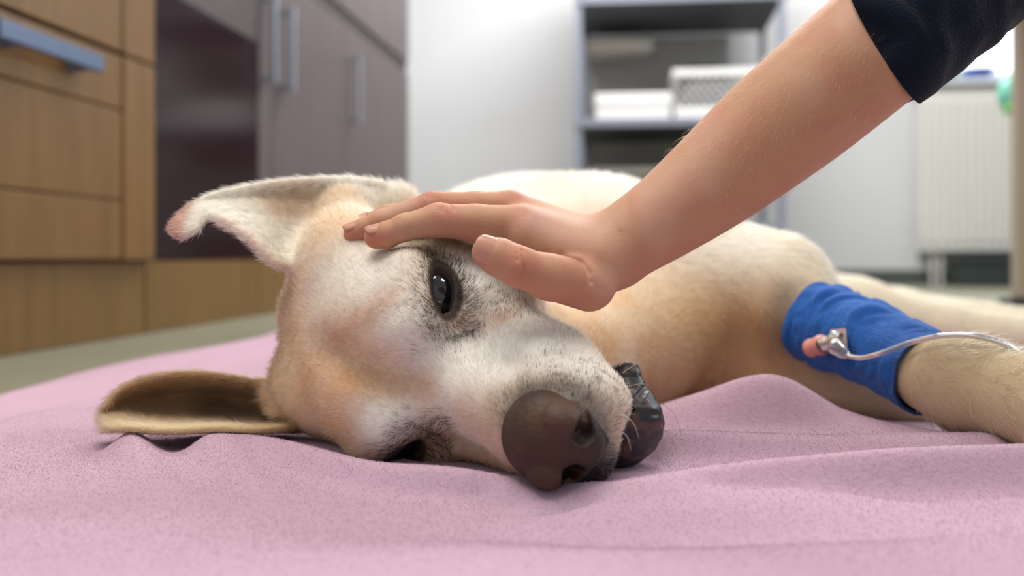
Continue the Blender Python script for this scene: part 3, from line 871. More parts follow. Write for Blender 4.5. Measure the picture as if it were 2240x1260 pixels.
def wood(name, dark, light, scale=1.0):
    m = mat(name, light, 0.42, 0.4)
    n, l, b = nodes(m)
    tc = n.new('ShaderNodeTexCoord'); mp = n.new('ShaderNodeMapping'); t = n.new('ShaderNodeTexNoise'); cr = n.new('ShaderNodeValToRGB')
    mp.inputs['Scale'].default_value = (9 * scale, 9 * scale, 0.9 * scale)
    t.inputs['Scale'].default_value = 3.0; t.inputs['Detail'].default_value = 6; t.inputs['Distortion'].default_value = 0.6
    cr.color_ramp.elements[0].position = 0.3; cr.color_ramp.elements[1].position = 0.72
    cr.color_ramp.elements[0].color = (*dark, 1); cr.color_ramp.elements[1].color = (*light, 1)
    l.new(tc.outputs['Object'], mp.inputs['Vector']); l.new(mp.outputs['Vector'], t.inputs['Vector'])
    l.new(t.outputs['Fac'], cr.inputs['Fac']); l.new(cr.outputs['Color'], b.inputs['Base Color'])
    return m
M_oak = wood('oak_veneer', lin(114, 84, 44), lin(134, 100, 54))
M_oak_plinth = wood('oak_plinth', lin(116, 86, 46), lin(132, 100, 54))
M_steel = mat('handle_steel', lin(104, 120, 146), 0.4, 0.5, Metallic=0.5)
M_carcass = mat('carcass', lin(60, 48, 40), 0.7, 0.2)
M_maroon = mat('maroon_gloss', lin(40, 18, 24), 0.16, 0.3)
M_greybrown = mat('grey_brown_gloss', lin(92, 82, 82), 0.3, 0.4)
M_taupe = wood('taupe_veneer', lin(92, 82, 83), lin(106, 95, 95), 1.5)
M_alu = mat('aluminium', lin(176, 182, 196), 0.3, 0.5, Metallic=0.7)

def bar_handle_h(parent, x, y0, y1, z, hgt, dep, off, m):
    h = box('handle', x + off, x + off + dep, y0, y1, z - hgt / 2, z + hgt / 2, m, parent, 0.002)
    for yy in (y0 + 0.035, y1 - 0.05):
        box('handle_post', x, x + off + 0.002, yy, yy + 0.02, z - hgt / 2 - 0.004, z + hgt / 2 - 0.006, m, h, 0.001)
    return h
def bar_handle_v(parent, x, y, z0, z1, m):
    w = 0.022
    import bmesh
    h = box('handle', x + 0.026, x + 0.038, y - w / 2, y + w / 2, z0, z1, m, parent, 0.002)
    for zz in (z0 + 0.004, z1 - 0.020):
        box('handle_post', x, x + 0.0265, y - w / 2 + .003, y + w / 2 - .003, zz, zz + 0.016, m, h, 0.001)
    return h

# --- oak drawer unit at the left
CW = -0.9248                                            # plane of the plinths
oak = holder('oak_drawer_unit')
tag(oak, 'light oak drawer unit with a long steel handle at the left edge', 'cabinet')
box('carcass', -1.50, CW - 0.002, 0.90, 1.792, 0.122, 1.30, M_carcass, oak, 0.002)
box('plinth', -1.48, CW, 0.90, 1.797, FLOOR_Z + 0.001, 0.118, M_oak_plinth, oak, 0.001)
fx0, fx1 = CW - 0.001, CW + 0.021
def oak_drawer(z0, z1, cuts, handle_z):
    d = holder('drawer_front'); d.rotation_euler = (0, 0, 0); d.parent = oak
    box('stile', fx0, fx1, 1.684, 1.800, z0, z1, M_oak, d, 0.003)
    zs = [z0] + cuts + [z1]
    for i in range(len(zs) - 1):
        box('board', fx0, fx1 - 0.003, 0.90, 1.682, zs[i] + 0.0014, zs[i + 1] - 0.0014, M_oak, d, 0.003)
    box('backing', fx0 - 0.0005, fx1 - 0.010, 0.90, 1.795, z0 + 0.002, z1 - 0.002, M_oak, d, 0.001)
    if handle_z:
        bar_handle_h(d, fx1 - 0.004, 1.285, 1.557, handle_z, 0.027, 0.014, 0.024, M_steel)
oak_drawer(0.121, 0.486, [0.227, 0.388], 0.446)
oak_drawer(0.491, 0.856, [0.597, 0.758], 0.816)
oak_drawer(0.861, 1.226, [0.967, 1.128], 1.186)

# --- dark red glossy cupboard next to it
mar = holder('maroon_cupboard')
tag(mar, 'glossy dark maroon cupboard standing between oak drawers and taupe doors', 'cabinet')
box('carcass', -1.50, CW - 0.022, 1.802, 2.380, 0.122, 2.10, M_carcass, mar, 0.002)
box('plinth', -1.48, CW, 1.803, 2.382, FLOOR_Z + 0.001, 0.118, M_oak_plinth, mar, 0.001)
box('door', CW - 0.021, CW - 0.001, 1.803, 2.380, 0.121, 0.652, M_maroon, mar, 0.002)
box('drawer', CW - 0.021, CW - 0.001, 1.803, 2.380, 0.657, 0.880, M_greybrown, mar, 0.002)
box('upper_door', CW - 0.021, CW - 0.001, 1.803, 2.380, 0.885, 2.10, M_maroon, mar, 0.002)

# --- taupe tall cupboard
tau = holder('taupe_cupboard')
tag(tau, 'tall taupe cupboard with vertical metal handles beside the white wall', 'cabinet')
box('carcass', -1.50, CW - 0.022, 2.386, 4.05, 0.122, 2.10, M_carcass, tau, 0.002)
box('plinth', -1.48, CW, 2.386, 4.05, FLOOR_Z + 0.001, 0.118, M_oak_plinth, tau, 0.001)
for y0, y1, hy in ((2.386, 2.470, 2.412), (2.474, 3.110, 2.545), (3.114, 4.05, 3.187)):
    d = box('door', CW - 0.021, CW - 0.001, y0, y1, 0.121, 0.875, M_taupe, tau, 0.002)
    bar_handle_v(d, CW - 0.001, hy, 0.56, 0.785, M_alu)
    box('upper_door', CW - 0.021, CW - 0.001, y0, y1, 0.925, 2.10, M_taupe, tau, 0.002)
box('rail', CW - 0.021, CW - 0.008, 2.386, 4.05, 0.878, 0.922, mat('rail_dark', lin(70, 62, 62), 0.5), tau, 0.001)

# --- metal shelf at the back wall
M_shelf = mat('shelf_metal', lin(140, 146, 162), 0.4, 0.5, Metallic=0.3)
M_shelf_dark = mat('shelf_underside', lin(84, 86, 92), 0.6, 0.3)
def RM(px, py, y):
    """room coordinates of a photo pixel at depth y"""
    p = W(px, py, y)
    return (p[0] * RC - p[1] * RS, p[0] * RS + p[1] * RC, p[2])
SX0, SY, _ = RM(1266, 300, 4.2); SX1 = SX0 + 0.835; SD = 0.62
sh = holder('metal_shelf')
tag(sh, 'grey metal shelving unit against the white back wall', 'shelf')
for x in (SX0, SX1):
    for y in (SY, SY + SD):
        box('post', x - 0.014, x + 0.014, y - 0.014, y + 0.014, FLOOR_Z, 1.75, M_shelf, sh, 0.002)
for z in (0.24, 0.685, 1.20, 1.70):
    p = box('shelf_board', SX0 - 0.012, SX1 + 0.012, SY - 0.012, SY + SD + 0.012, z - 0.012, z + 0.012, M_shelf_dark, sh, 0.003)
    box('front_rail', SX0 - 0.014, SX1 + 0.014, SY - 0.020, SY - 0.012, z - 0.017, z + 0.017, M_shelf, p, 0.002)
box('back_panel', SX0 + 0.014, SX0 + 0.68, SY + SD + 0.013, SY + SD + 0.020, 0.0, 1.18, mat('shelf_back', lin(196, 194, 190), 0.7), sh, 0.001)
M_whitebox = mat('white_plastic', lin(232, 232, 232), 0.5, 0.4)
M_black = mat('black_plastic', lin(30, 33, 38), 0.5, 0.4)
M_beige = mat('beige_plastic', lin(205, 200, 188), 0.5, 0.4)
# white box with lid
wb = holder('white_box'); tag(wb, 'flat white box on the metal shelf beside the lattice basket', 'box')
bx0 = RM(1302, 240, 4.25)[0]; bx1 = RM(1468, 240, 4.25)[0]
box('body', bx0 + .004, bx1 - .004, SY + 0.02, SY + 0.34, 0.6972, 0.760, M_whitebox, wb, 0.004)
box('lid', bx0, bx1, SY + 0.016, SY + 0.344, 0.7605, 0.812, M_whitebox, wb, 0.005)
# lattice basket
bk = holder('lattice_basket'); tag(bk, 'white plastic basket with lattice sides on the metal shelf', 'basket')
kx0 = RM(1470, 240, 4.25)[0] + 0.006; kx1 = SX1 - 0.06
ky0, ky1, kz0, kz1 = SY + 0.01, SY + 0.40, 0.6972, 0.905
box('floor_plate', kx0 + .02, kx1 - .02, ky0 + .02, ky1 - .02, kz0, kz0 + 0.008, M_whitebox, bk, 0.002)
bm_obj('rim', [box_mesh(kx0 - .008, kx1 + .008, ky0 - .008, ky0 + .006, kz1 - .03, kz1, .003), box_mesh(kx0 - .008, kx1 + .008, ky1 - .006, ky1 + .008, kz1 - .03, kz1, .003),
               box_mesh(kx0 - .008, kx0 + .006, ky0, ky1, kz1 - .03, kz1, .003), box_mesh(kx1 - .006, kx1 + .008, ky0, ky1, kz1 - .03, kz1, .003)], M_whitebox, bk)
bm_obj('lower_band', [box_mesh(kx0, kx1, ky0, ky0 + .005, kz0, kz0 + .05), box_mesh(kx0, kx1, ky1 - .005, ky1, kz0, kz0 + .05), box_mesh(kx0, kx0 + .005, ky0, ky1, kz0, kz0 + .05), box_mesh(kx1 - .005, kx1, ky0, ky1, kz0, kz0 + .05)], M_whitebox, bk)
def slat(name, p, q, w, t, m, parent):
    p = Vector(p); q = Vector(q); d = (q - p)
    bm = bmesh.new(); bmesh.ops.create_cube(bm, size=1)
    rot = d.to_track_quat('X', 'Y').to_matrix().to_4x4()
    bmesh.ops.transform(bm, matrix=Matrix.Translation((p + q) / 2) @ rot @ Matrix.Diagonal((d.length, t, w, 1)), verts=bm.verts)
    return bm
bars = []
kw = kx1 - kx0; zl, zh = kz0 + .048, kz1 - .028
nbar = 12
for i in range(nbar + 1):
    for sg in (1, -1):
        xa = kx0 + kw * i / nbar; xb = xa + sg * (zh - zl) * 0.8
        xb_ = min(max(xb, kx0), kx1); zt = zl + (zh - zl) * (abs(xb_ - xa) / abs(xb - xa) if xb != xa else 1)
        if abs(xb_ - xa) > 0.01:
            bars.append(slat('b', (xa, ky0 + .003, zl), (xb_, ky0 + .003, zt), 0.0065, 0.004, M_whitebox, bk))
        ya = ky0 + (ky1 - ky0) * i / nbar; yb = ya + sg * (zh - zl) * 0.8; yb_ = min(max(yb, ky0), ky1)
        if abs(yb_ - ya) > 0.01:
            zt = zl + (zh - zl) * abs(yb_ - ya) / abs(yb - ya)
            for xx in (kx0 + .003, kx1 - .003):
                bars.append(slat('b', (xx, ya, zl), (xx, yb_, zt), 0.0065, 0.004, M_whitebox, bk))
lat = bm_obj('lattice', bars, M_whitebox, bk); lat['kind'] = 'stuff'
ct = holder('dark_filler'); tag(ct, 'added dark cloth inside the white lattice basket', 'filler')  # added so that the lattice holes read dark
bm_obj('fold', box_mesh(kx0 + .012, kx1 - .012, ky0 + .012, ky1 - .012, kz0 + .0085, kz0 + .10, .012), mat('dark_filler', lin(58, 60, 66), 0.9), ct)
bm_obj('fold', box_mesh(kx0 + .014, kx1 - .016, ky0 + .014, ky1 - .013, kz0 + .1005, kz0 + .165, .012), mat('dark_filler_top', lin(66, 68, 74), 0.9), ct)
# dark bag behind the basket, tray above
bag = holder('black_bag'); tag(bag, 'rounded black bag standing behind the white lattice basket', 'bag')
bb = []
for dx, w, zt in ((0, 0.30, 0.92), (0.05, 0.20, 0.955)):
    bb.append(box_mesh(kx0 + 0.02 + dx, kx0 + 0.02 + dx + w, SY + 0.42, SY + 0.58, 0.6972, zt, 0.03))
bm_obj('body', bb, M_black, bag)
bm_obj('handle', [box_mesh(kx0 + .09, kx0 + .105, SY + .49, SY + .51, .945, 1.0, .004), box_mesh(kx0 + .20, kx0 + .215, SY + .49, SY + .51, .945, 1.0, .004), box_mesh(kx0 + .09, kx0 + .215, SY + .49, SY + .51, .99, 1.005, .004)], M_black, bag)
tr = holder('beige_tray'); tag(tr, 'pale tray hanging on a bracket under the upper shelf board', 'tray')
tx0 = RM(1290, 100, 4.6)[0]; tx1 = RM(1425, 100, 4.6)[0]; ty = SY + 0.30
tz = RM(1290, 112, 4.5)[2]
box('tray_floor', tx0, tx1, ty, ty + 0.25, tz, tz + 0.008, M_beige, tr, 0.002)
bm_obj('tray_rim', [box_mesh(tx0, tx1, ty - .006, ty, tz, tz + .045, .002), box_mesh(tx0, tx1, ty + .25, ty + .256, tz, tz + .045, .002), box_mesh(tx0 - .006, tx0, ty, ty + .25, tz, tz + .045, .002), box_mesh(tx1, tx1 + .006, ty, ty + .25, tz, tz + .045, .002)], M_beige, tr)
box('bracket', tx0 + .02, tx0 + .03, ty + .1, ty + .11, tz + .008, 1.188, M_shelf, tr, 0)
box('bracket', tx1 - .03, tx1 - .02, ty + .1, ty + .11, tz + .008, 1.188, M_shelf, tr, 0)
db = holder('black_case'); tag(db, 'black case on top of the upper shelf board', 'case')
box('body', SX0 + 0.10, SX0 + 0.62, SY + 0.05, SY + 0.5, 1.2122, 1.36, M_black, db, 0.008)
box('lid', SX0 + 0.095, SX0 + 0.625, SY + 0.045, SY + 0.505, 1.3605, 1.40, M_black, db, 0.008)
box('latch', SX0 + 0.34, SX0 + 0.38, SY + 0.036, SY + 0.0445, 1.33, 1.38, M_shelf, db, 0.002)
gb = holder('grey_crate'); tag(gb, 'grey crate on the lowest shelf board in the shade', 'crate')
box('body', SX0 + 0.05, SX0 + 0.55, SY + 0.05, SY + 0.5, 0.2525, 0.50, mat('grey_plastic', lin(122, 120, 112), 0.6), gb, 0.006)
bm_obj('rim', [box_mesh(SX0 + .04, SX0 + .56, SY + .04, SY + .052, .47, .50, .003), box_mesh(SX0 + .04, SX0 + .052, SY + .04, SY + .51, .47, .50, .003), box_mesh(SX0 + .548, SX0 + .56, SY + .04, SY + .51, .47, .50, .003)], mat('grey_rim', lin(140, 138, 130), 0.6), gb)

# --- radiator
rad = holder('radiator'); tag(rad, 'white ribbed panel radiator under the window at the back right', 'radiator')
M_rad = mat('radiator_enamel', lin(226, 226, 220), 0.4, 0.4)
rx0 = RM(2003, 300, 5.0)[0]; rx1 = RM(2214, 300, 5.0)[0] + 0.35
ry = BACK - 0.13; rz0, rz1 = 0.15, 0.93
box('front_panel', rx0, rx1, ry + 0.012, ry + 0.03, rz0, rz1, M_rad, rad, 0.004)
box('rear_panel', rx0, rx1, ry + 0.075, ry + 0.09, rz0, rz1, M_rad, rad, 0.004)
box('top_grille', rx0 - 0.004, rx1 + 0.004, ry + 0.008, ry + 0.094, rz1 + 0.0005, rz1 + 0.014, M_rad, rad, 0.003)
nr = int((rx1 - rx0) / 0.04)
rib0 = None
for i in range(nr):
    x = rx0 + 0.02 + i * (rx1 - rx0 - 0.04) / (nr - 1)
    if rib0 is None:
        rib0 = box('rib', -0.011, 0.011, ry, ry + 0.0125, rz0 + 0.04, rz1 - 0.04, M_rad, rad, 0.005); o = rib0
    else:
        o = rib0.copy(); COL.objects.link(o)
    o.location = (x, 0, 0)
for x in (rx0 + 0.12, rx1 - 0.12):
    box('bracket', x - 0.012, x + 0.012, ry + 0.09, BACK - 0.0005, rz0 + 0.2, rz1 - 0.2, M_rad, rad, 0.001)
for px_ in (.06, .10):
    box('pipe', rx0 + px_, rx0 + px_ + .018, ry + .04, ry + .058, FLOOR_Z, rz0 + .01, M_rad, rad, .004)

ub = holder('dark_fill_box'); tag(ub, 'low dark box added to fill the dark area under the radiator', 'box')  # added box that darkens the space under the radiator
M_fill_box = mat('dark_fill_box', lin(44, 54, 54), 0.6)
box('body', rx0 + .13, rx1 - .02, ry - .16, ry + .02, FLOOR_Z + .001, 0.095, M_fill_box, ub, .006)
box('lid', rx0 + .12, rx1 - .01, ry - .17, ry + .03, 0.0955, 0.115, M_fill_box, ub, .004)
# --- window
M_frame = mat('window_frame', lin(225, 232, 240), 0.4, 0.4)
win = holder('window_1'); struct(win)
fw = 0.05
bm_obj('window_frame', [box_mesh(WX0, WX1, BACK + .02, BACK + .08, WZ0, WZ0 + fw, .004), box_mesh(WX0, WX1, BACK + .02, BACK + .08, WZ1 - fw, WZ1, .004),
                        box_mesh(WX0, WX0 + fw, BACK + .02, BACK + .08, WZ0, WZ1, .004), box_mesh(WX1 - fw, WX1, BACK + .02, BACK + .08, WZ0, WZ1, .004)], M_frame, win)
wmid = RM(2206, 100, 5.3)[0]
box('mullion', wmid - 0.0, wmid + 0.09, BACK + .015, BACK + .085, WZ0 + fw, WZ1 - fw, M_frame, win, 0.004)
M_sky = bpy.data.materials.new('bright_pane'); M_sky.use_nodes = True
nt = M_sky.node_tree; nt.nodes.clear(); em = nt.nodes.new('ShaderNodeEmission'); mo = nt.nodes.new('ShaderNodeOutputMaterial')
em.inputs[0].default_value = (0.86, 0.94, 1.0, 1); em.inputs[1].default_value = 3.2
nt.links.new(em.outputs[0], mo.inputs[0])
box('pane', WX0 + fw, wmid, BACK + .045, BACK + .052, WZ0 + fw, WZ1 - fw, M_sky, win, 0)
box('pane', wmid + 0.09, WX1 - fw, BACK + .045, BACK + .052, WZ0 + fw, WZ1 - fw, M_sky, win, 0)
box('window_sill', WX0 - 0.04, WX1 + 0.04, BACK - 0.14, BACK + 0.02, WZ0 - 0.03, WZ0 - 0.001, M_frame, win, 0.004)

# --- things on the sill
def lathe(profile, nseg=24):
    v = []; f = []
    for r, z in profile:
        for j in range(nseg):
            a = 2 * math.pi * j / nseg
            v.append((r * math.cos(a), r * math.sin(a), z))
    m = len(profile)
    f = [(i * nseg + j, i * nseg + (j + 1) % nseg, (i + 1) * nseg + (j + 1) % nseg, (i + 1) * nseg + j) for i in range(m - 1) for j in range(nseg)]
    f.append(tuple(range(nseg))[::-1]); f.append(tuple((m - 1) * nseg + j for j in range(nseg)))
    return v, f
def sill_thing(name, px, label, cat, prof, color, extra=None, dy=-0.07, rough=0.3):
    x = RM(px, 170, 5.15)[0]; y = BACK + dy
    h = empty(name, (x * RC + y * RS, -x * RS + y * RC, WZ0)); tag(h, label, cat)
    v, f = lathe(prof); mesh_obj('body', v, f, mat(name, color, rough), h)
    if extra:
        v, f = lathe(extra[0]); mesh_obj('cap', v, f, mat(name + '_cap', extra[1], 0.4), h)
    return h
sill_thing('blue_bowl', 2108, 'shallow blue bowl on the window sill near the sleeve', 'bowl', [(.03, 0), (.05, .005), (.085, .05), (.088, .05), (.08, .046), (.045, .010)], lin(70, 110, 215))
sill_thing('green_bottle', 2058, 'small dark green bottle on the window sill behind the blue bowl', 'bottle', [(.03, 0), (.034, .01), (.034, .10), (.014, .13), (.014, .16)], lin(50, 100, 60), ([(.018, .1605), (.018, .185)], lin(40, 80, 50)), -0.02)
# teal and green bag hanging by the window
tb = holder('hanging_bag'); tag(tb, 'teal and green plastic bag hanging in front of the radiator', 'bag')
cx_, cy_, cz_ = RM(2208, 205, 3.6)
bgm = Vol(axis([cx_ - .1, (cx_ + .12, .005)]), axis([cy_ - .08, (cy_ + .08, .005)]), axis([cz_ - .12, (cz_ + .14, .005)]))
bgm.ell((cx_ + .012, cy_, cz_), (.055, .03, .065)); bgm.ell((cx_ + .04, cy_, cz_ + .02), (.05, .028, .06), .02); bgm.cone((cx_ + .02, cy_, cz_ + .06), (cx_ + .03, cy_, cz_ + .11), .02, .012, .02)
v, f = bgm.nets(1); mesh_obj('body', v, f, mat('teal_film', lin(120, 200, 180), 0.25), tb)
bgm2 = Vol(axis([cx_ - .1, (cx_ + .12, .005)]), axis([cy_ - .08, (cy_ + .08, .005)]), axis([cz_ - .14, (cz_ + .14, .005)]))
bgm2.ell((cx_ + .012, cy_, cz_ - .055), (.036, .034, .022)); bgm2.ell((cx_ + .05, cy_ - .005, cz_ + .03), (.02, .034, .03), .01)
v, f = bgm2.nets(1); mesh_obj('leaf_print', v, f, mat('green_film', lin(110, 190, 90), 0.3), tb)
# --- beige table leg at the right edge, the bag hangs from its hook
tl = holder('table_frame'); tag(tl, 'beige metal table leg with a dark foot bar at the right edge', 'table')
lx, ly, _ = RM(2232, 300, 2.6)
M_leg = mat('leg_enamel', lin(176, 160, 144), 0.5, 0.3)
box('leg', lx - 0.016, lx + 0.03, ly - 0.025, ly + 0.025, 0.018, 0.86, M_leg, tl, 0.006)
box('foot_bar', lx - 0.045, lx + 0.5, ly - 0.03, ly + 0.03, FLOOR_Z + 0.001, 0.0175, mat('foot_dark', lin(50, 54, 60), 0.5), tl, 0.006)
box('leg', lx + 0.43, lx + 0.476, ly - 0.025, ly + 0.025, 0.018, 0.86, M_leg, tl, 0.006)
box('table_top', lx - 0.10, lx + 0.8, ly - 0.3, ly + 0.3, 0.8605, 0.90, M_leg, tl, 0.006)

# ------------------------------------------------------------------ fur
def curves_obj(name, pts, radii, colors, material, parent):
    """pts (n,k,3), radii (n,k), colors (n,3)"""
    n, k = pts.shape[:2]
    hc = bpy.data.hair_curves.new(name)
    hc.add_curves([k] * n)
    hc.attributes['position'].data.foreach_set('vector', pts.astype(np.float32).ravel())
    ra = hc.attributes.get('radius') or hc.attributes.new('radius', 'FLOAT', 'POINT')
    ra.data.foreach_set('value', radii.astype(np.float32).ravel())
    ca = hc.attributes.new('tint', 'FLOAT_COLOR', 'CURVE')
    ca.data.foreach_set('color', np.concatenate([colors, np.ones((n, 1))], 1).astype(np.float32).ravel())
    hc.materials.append(material)
    o = bpy.data.objects.new(name, hc); COL.objects.link(o)
    o.parent = parent
    return o
rng = np.random.default_rng(4)
def scatter(v, f, weight, total):
    """random surface points; weight per vertex -> face ids, barycentric-ish quad weights"""
    a = np.linalg.norm(np.cross(v[f[:, 2]] - v[f[:, 0]], v[f[:, 3]] - v[f[:, 1]]), axis=1) * 0.5
    w = a * weight[f].mean(1); cdf = np.cumsum(w)
    n = int(min(total, cdf[-1]))
    fi = np.searchsorted(cdf, rng.random(n) * cdf[-1])
    u, t = rng.random(n), rng.random(n)
    bw = np.stack([(1 - u) * (1 - t), u * (1 - t), u * t, (1 - u) * t], 1)
    return fi, bw
def at(arr, f, fi, bw):
    return (arr[f[fi]] * (bw[..., None] if arr.ndim > 1 else bw)).sum(1)
def hair_material(name):
    m = bpy.data.materials.new(name); m.use_nodes = True
    nt = m.node_tree; nt.nodes.clear()
    at_ = nt.nodes.new('ShaderNodeAttribute'); at_.attribute_name = 'tint'
    h = nt.nodes.new('ShaderNodeBsdfHairPrincipled'); o = nt.nodes.new('ShaderNodeOutputMaterial')
    h.parametrization = 'COLOR'
    h.inputs['Roughness'].default_value = 0.35; h.inputs['Radial Roughness'].default_value = 0.6
    df = nt.nodes.new('ShaderNodeBsdfDiffuse'); mx = nt.nodes.new('ShaderNodeMixShader'); mx.inputs[0].default_value = 0.65
    nt.links.new(at_.outputs['Color'], h.inputs['Color']); nt.links.new(at_.outputs['Color'], df.inputs['Color'])
    nt.links.new(df.outputs[0], mx.inputs[1]); nt.links.new(h.outputs[0], mx.inputs[2]); nt.links.new(mx.outputs[0], o.inputs[0])
    return m
M_fur = hair_material('fur')
def hand_dist(p):
    i = [np.clip(np.searchsorted(hv.ax[d], p[:, d]), 0, len(hv.ax[d]) - 1) for d in range(3)]
    inside = np.all([(p[:, d] > hv.ax[d][0]) & (p[:, d] < hv.ax[d][-1]) for d in range(3)], 0)
    return np.where(inside, hv.f[i[0], i[1], i[2]], 0.05)
def norm(a):
    return a / (np.linalg.norm(a, axis=-1, keepdims=True) + 1e-9)

# ------------------------------------------------------------------ bandage on the foreleg
bp_ = spline([W(1785, 705, .800), W(1830, 722, .781), W(1885, 742, .757), W(1970, 783, .715), W(2040, 819, .681)], 90)
nL, nS = 90, 110
tt = np.linspace(0, 1, nL)[:, None]; pj = np.linspace(0, 2 * np.pi, nS, endpoint=False)[None]
br = np.interp(tt[:, 0], [0, .08, .3, .7, 1], [.0325, .0318, .0295, .0270, .0275])[:, None] + 0 * pj
ph2 = np.stack([np.cos(pj + 0 * tt).ravel() * 1.0, np.sin(pj + 0 * tt).ravel() * 1.0, (tt * 5 + 0.5 * np.sin(pj + .8)).ravel()], 1)
fold = vnoise(ph2 * np.array([.8, .8, 1.5]), 1.9, 61).reshape(nL, nS)
br = br + 0.0056 * (np.abs(fold - .5) * 2) ** 0.7 - .0012
for k_, ph_, am in ((.16, .5, .0022), (.34, 1.9, .0024), (.52, .3, .0030), (.60, 2.6, .0026), (.80, 1.2, .0016)):   # overlapping turns
    br = br + am * ss(-.012, .004, tt - k_ - .06 * np.cos(pj - ph_)) * ss(.16, .02, tt - k_ - .06 * np.cos(pj - ph_))
# never thinner than the leg inside
T_ = np.gradient(bp_, axis=0); T_ /= np.linalg.norm(T_, axis=1, keepdims=True)
N1_ = np.array([0., -1., 0.]) - T_ * (T_ @ np.array([0., -1., 0.]))[:, None]; N1_ /= np.linalg.norm(N1_, axis=1, keepdims=True); N2_ = np.cross(T_, N1_)
dirs_ = np.cos(pj)[0][None, :, None] * N1_[:, None] + np.sin(pj)[0][None, :, None] * N2_[:, None]
leg_r = np.zeros((nL, nS)); alive = np.ones((nL, nS), bool)
for r_ in np.arange(.020, .050, .001):
    P_ = (bp_[:, None] + dirs_ * r_).reshape(-1, 3)
    i_ = [np.clip(np.searchsorted(vol.ax[d], P_[:, d]), 0, len(vol.ax[d]) - 1) for d in range(3)]
    alive &= (vol.f[i_[0], i_[1], i_[2]] < 0).reshape(nL, nS)
    leg_r = np.where(alive, r_, leg_r)
for _ in range(4):
    leg_r = (leg_r * 2 + np.roll(leg_r, 1, 1) + np.roll(leg_r, -1, 1) + np.vstack([leg_r[1:], leg_r[-1:]]) + np.vstack([leg_r[:1], leg_r[:-1]])) / 6
br = np.maximum(br, leg_r + .0034)
bv, bf = tube(bp_, br, nS)
# the ends are cut on a slant
biv, bif = tube(bp_[:6][::-1], br[:6][::-1] - .0022, nS)
biv2, bif2 = tube(bp_[-6:], br[-6:] - .0022, nS)
n1, n2 = len(bv), len(biv)
ring = np.arange(nS); nxt = (ring + 1) % nS
c1 = np.stack([n1 + 5 * nS + ring, ring, nxt, n1 + 5 * nS + nxt], 1) if False else np.stack([n1 + 5 * nS + ring, n1 + 5 * nS + nxt, nxt, ring], 1)
c2 = np.stack([(nL - 1) * nS + ring, (nL - 1) * nS + nxt, n1 + n2 + 5 * nS + nxt, n1 + n2 + 5 * nS + ring], 1)
M_band = mat('cohesive_bandage', lin(38, 104, 192), 0.8, 0.25, Sheen_Weight=0.15)
n, l, bsdf = nodes(M_band)
tcn = n.new('ShaderNodeTexCoord'); mp = n.new('ShaderNodeMapping'); w1 = n.new('ShaderNodeTexWave'); w2 = n.new('ShaderNodeTexWave'); nz = n.new('ShaderNodeTexNoise'); m1 = n.new('ShaderNodeMath'); m2 = n.new('ShaderNodeMath'); bp = n.new('ShaderNodeBump')
mp.inputs['Rotation'].default_value = (0, math.radians(-22), math.radians(-20))
w1.inputs['Scale'].default_value = 260; w2.inputs['Scale'].default_value = 200; w2.bands_direction = 'Z'; nz.inputs['Scale'].default_value = 300
for w_ in (w1, w2):
    w_.inputs['Distortion'].default_value = 3.0; w_.inputs['Detail'].default_value = 2
m1.operation = 'ADD'; m2.operation = 'ADD'
bp.inputs['Strength'].default_value = 0.6; bp.inputs['Distance'].default_value = 0.0008
l.new(tcn.outputs['Object'], mp.inputs['Vector'])
for t_ in (w1, w2, nz):
    l.new(mp.outputs['Vector'], t_.inputs['Vector'])
l.new(w1.outputs['Fac'], m1.inputs[0]); l.new(w2.outputs['Fac'], m1.inputs[1]); l.new(m1.outputs[0], m2.inputs[0]); l.new(nz.outputs['Fac'], m2.inputs[1])
l.new(m2.outputs[0], bp.inputs['Height']); l.new(bp.outputs['Normal'], bsdf.inputs['Normal'])
band = mesh_obj('bandage', np.concatenate([bv, biv, biv2]), np.concatenate([bf, bif + n1, bif2 + n1 + n2, c1, c2]), M_band)
tag(band, 'blue elastic bandage wrapped round the dog foreleg', 'bandage')

# ------------------------------------------------------------------ catheter line
iv = empty('catheter_line', W(1800, 758, .735)); tag(iv, 'clear drip line with a pink cap taped into the blue bandage', 'catheter')
ivl = np.array(iv.location)
M_clear = mat('clear_plastic', lin(238, 238, 244), 0.08, 0.6, Transmission_Weight=0.75)
M_pink = mat('pink_plastic', lin(236, 160, 148), 0.35, 0.5)
M_tape = mat('skin_tape', lin(196, 164, 150), 0.7, 0.3)
def turned(name, path, radii, material, parent, nseg=20):
    P = np.asarray(path); v, f = tube(P, np.asarray(radii), nseg)
    n = len(P)
    v = np.concatenate([v, [P[0]], [P[-1]]]); fl = [tuple(x) for x in f]
    for j in range(nseg):
        fl.append((n * nseg, j, (j + 1) % nseg)[::-1]); fl.append((n * nseg + 1, (n - 1) * nseg + (j + 1) % nseg, (n - 1) * nseg + j)[::-1])
    return mesh_obj(name, v - ivl, fl, material, parent)
def seg(a, b, n):
    return np.linspace(np.asarray(a), np.asarray(b), n)
bpx = project(bv)
def BF(px, py, off):
    """a point `off` metres in front of the bandage (or leg) at a photo pixel"""
    d = np.hypot(bpx[:, 0] - px, bpx[:, 1] - py)
    return W(px, py, bv[d < max(14, d.min() + 6), 1].min() - off)
cap = turned('cap', seg(BF(1764, 764, .010), BF(1796, 755, .007), 8), [.0038, .0064, .0070, .0070, .0060, .0070, .0068, .0048], M_pink, iv)
turned('cap_rim', seg(BF(1795, 755.3, .0071), BF(1800, 754, .007), 4), [.0056, .0078, .0078, .0056], M_pink, cap)
turned('hub', seg(BF(1800, 754, .007), BF(1842, 738, .004), 7), [.0048, .0056, .0056, .0048, .0064, .0064, .0034], M_clear, iv)
turned('connector', seg(BF(1816, 750, .009), BF(1856, 780, .006), 8), [.0036, .0060, .0060, .0058, .0050, .0050, .0036, .0028], M_clear, iv)
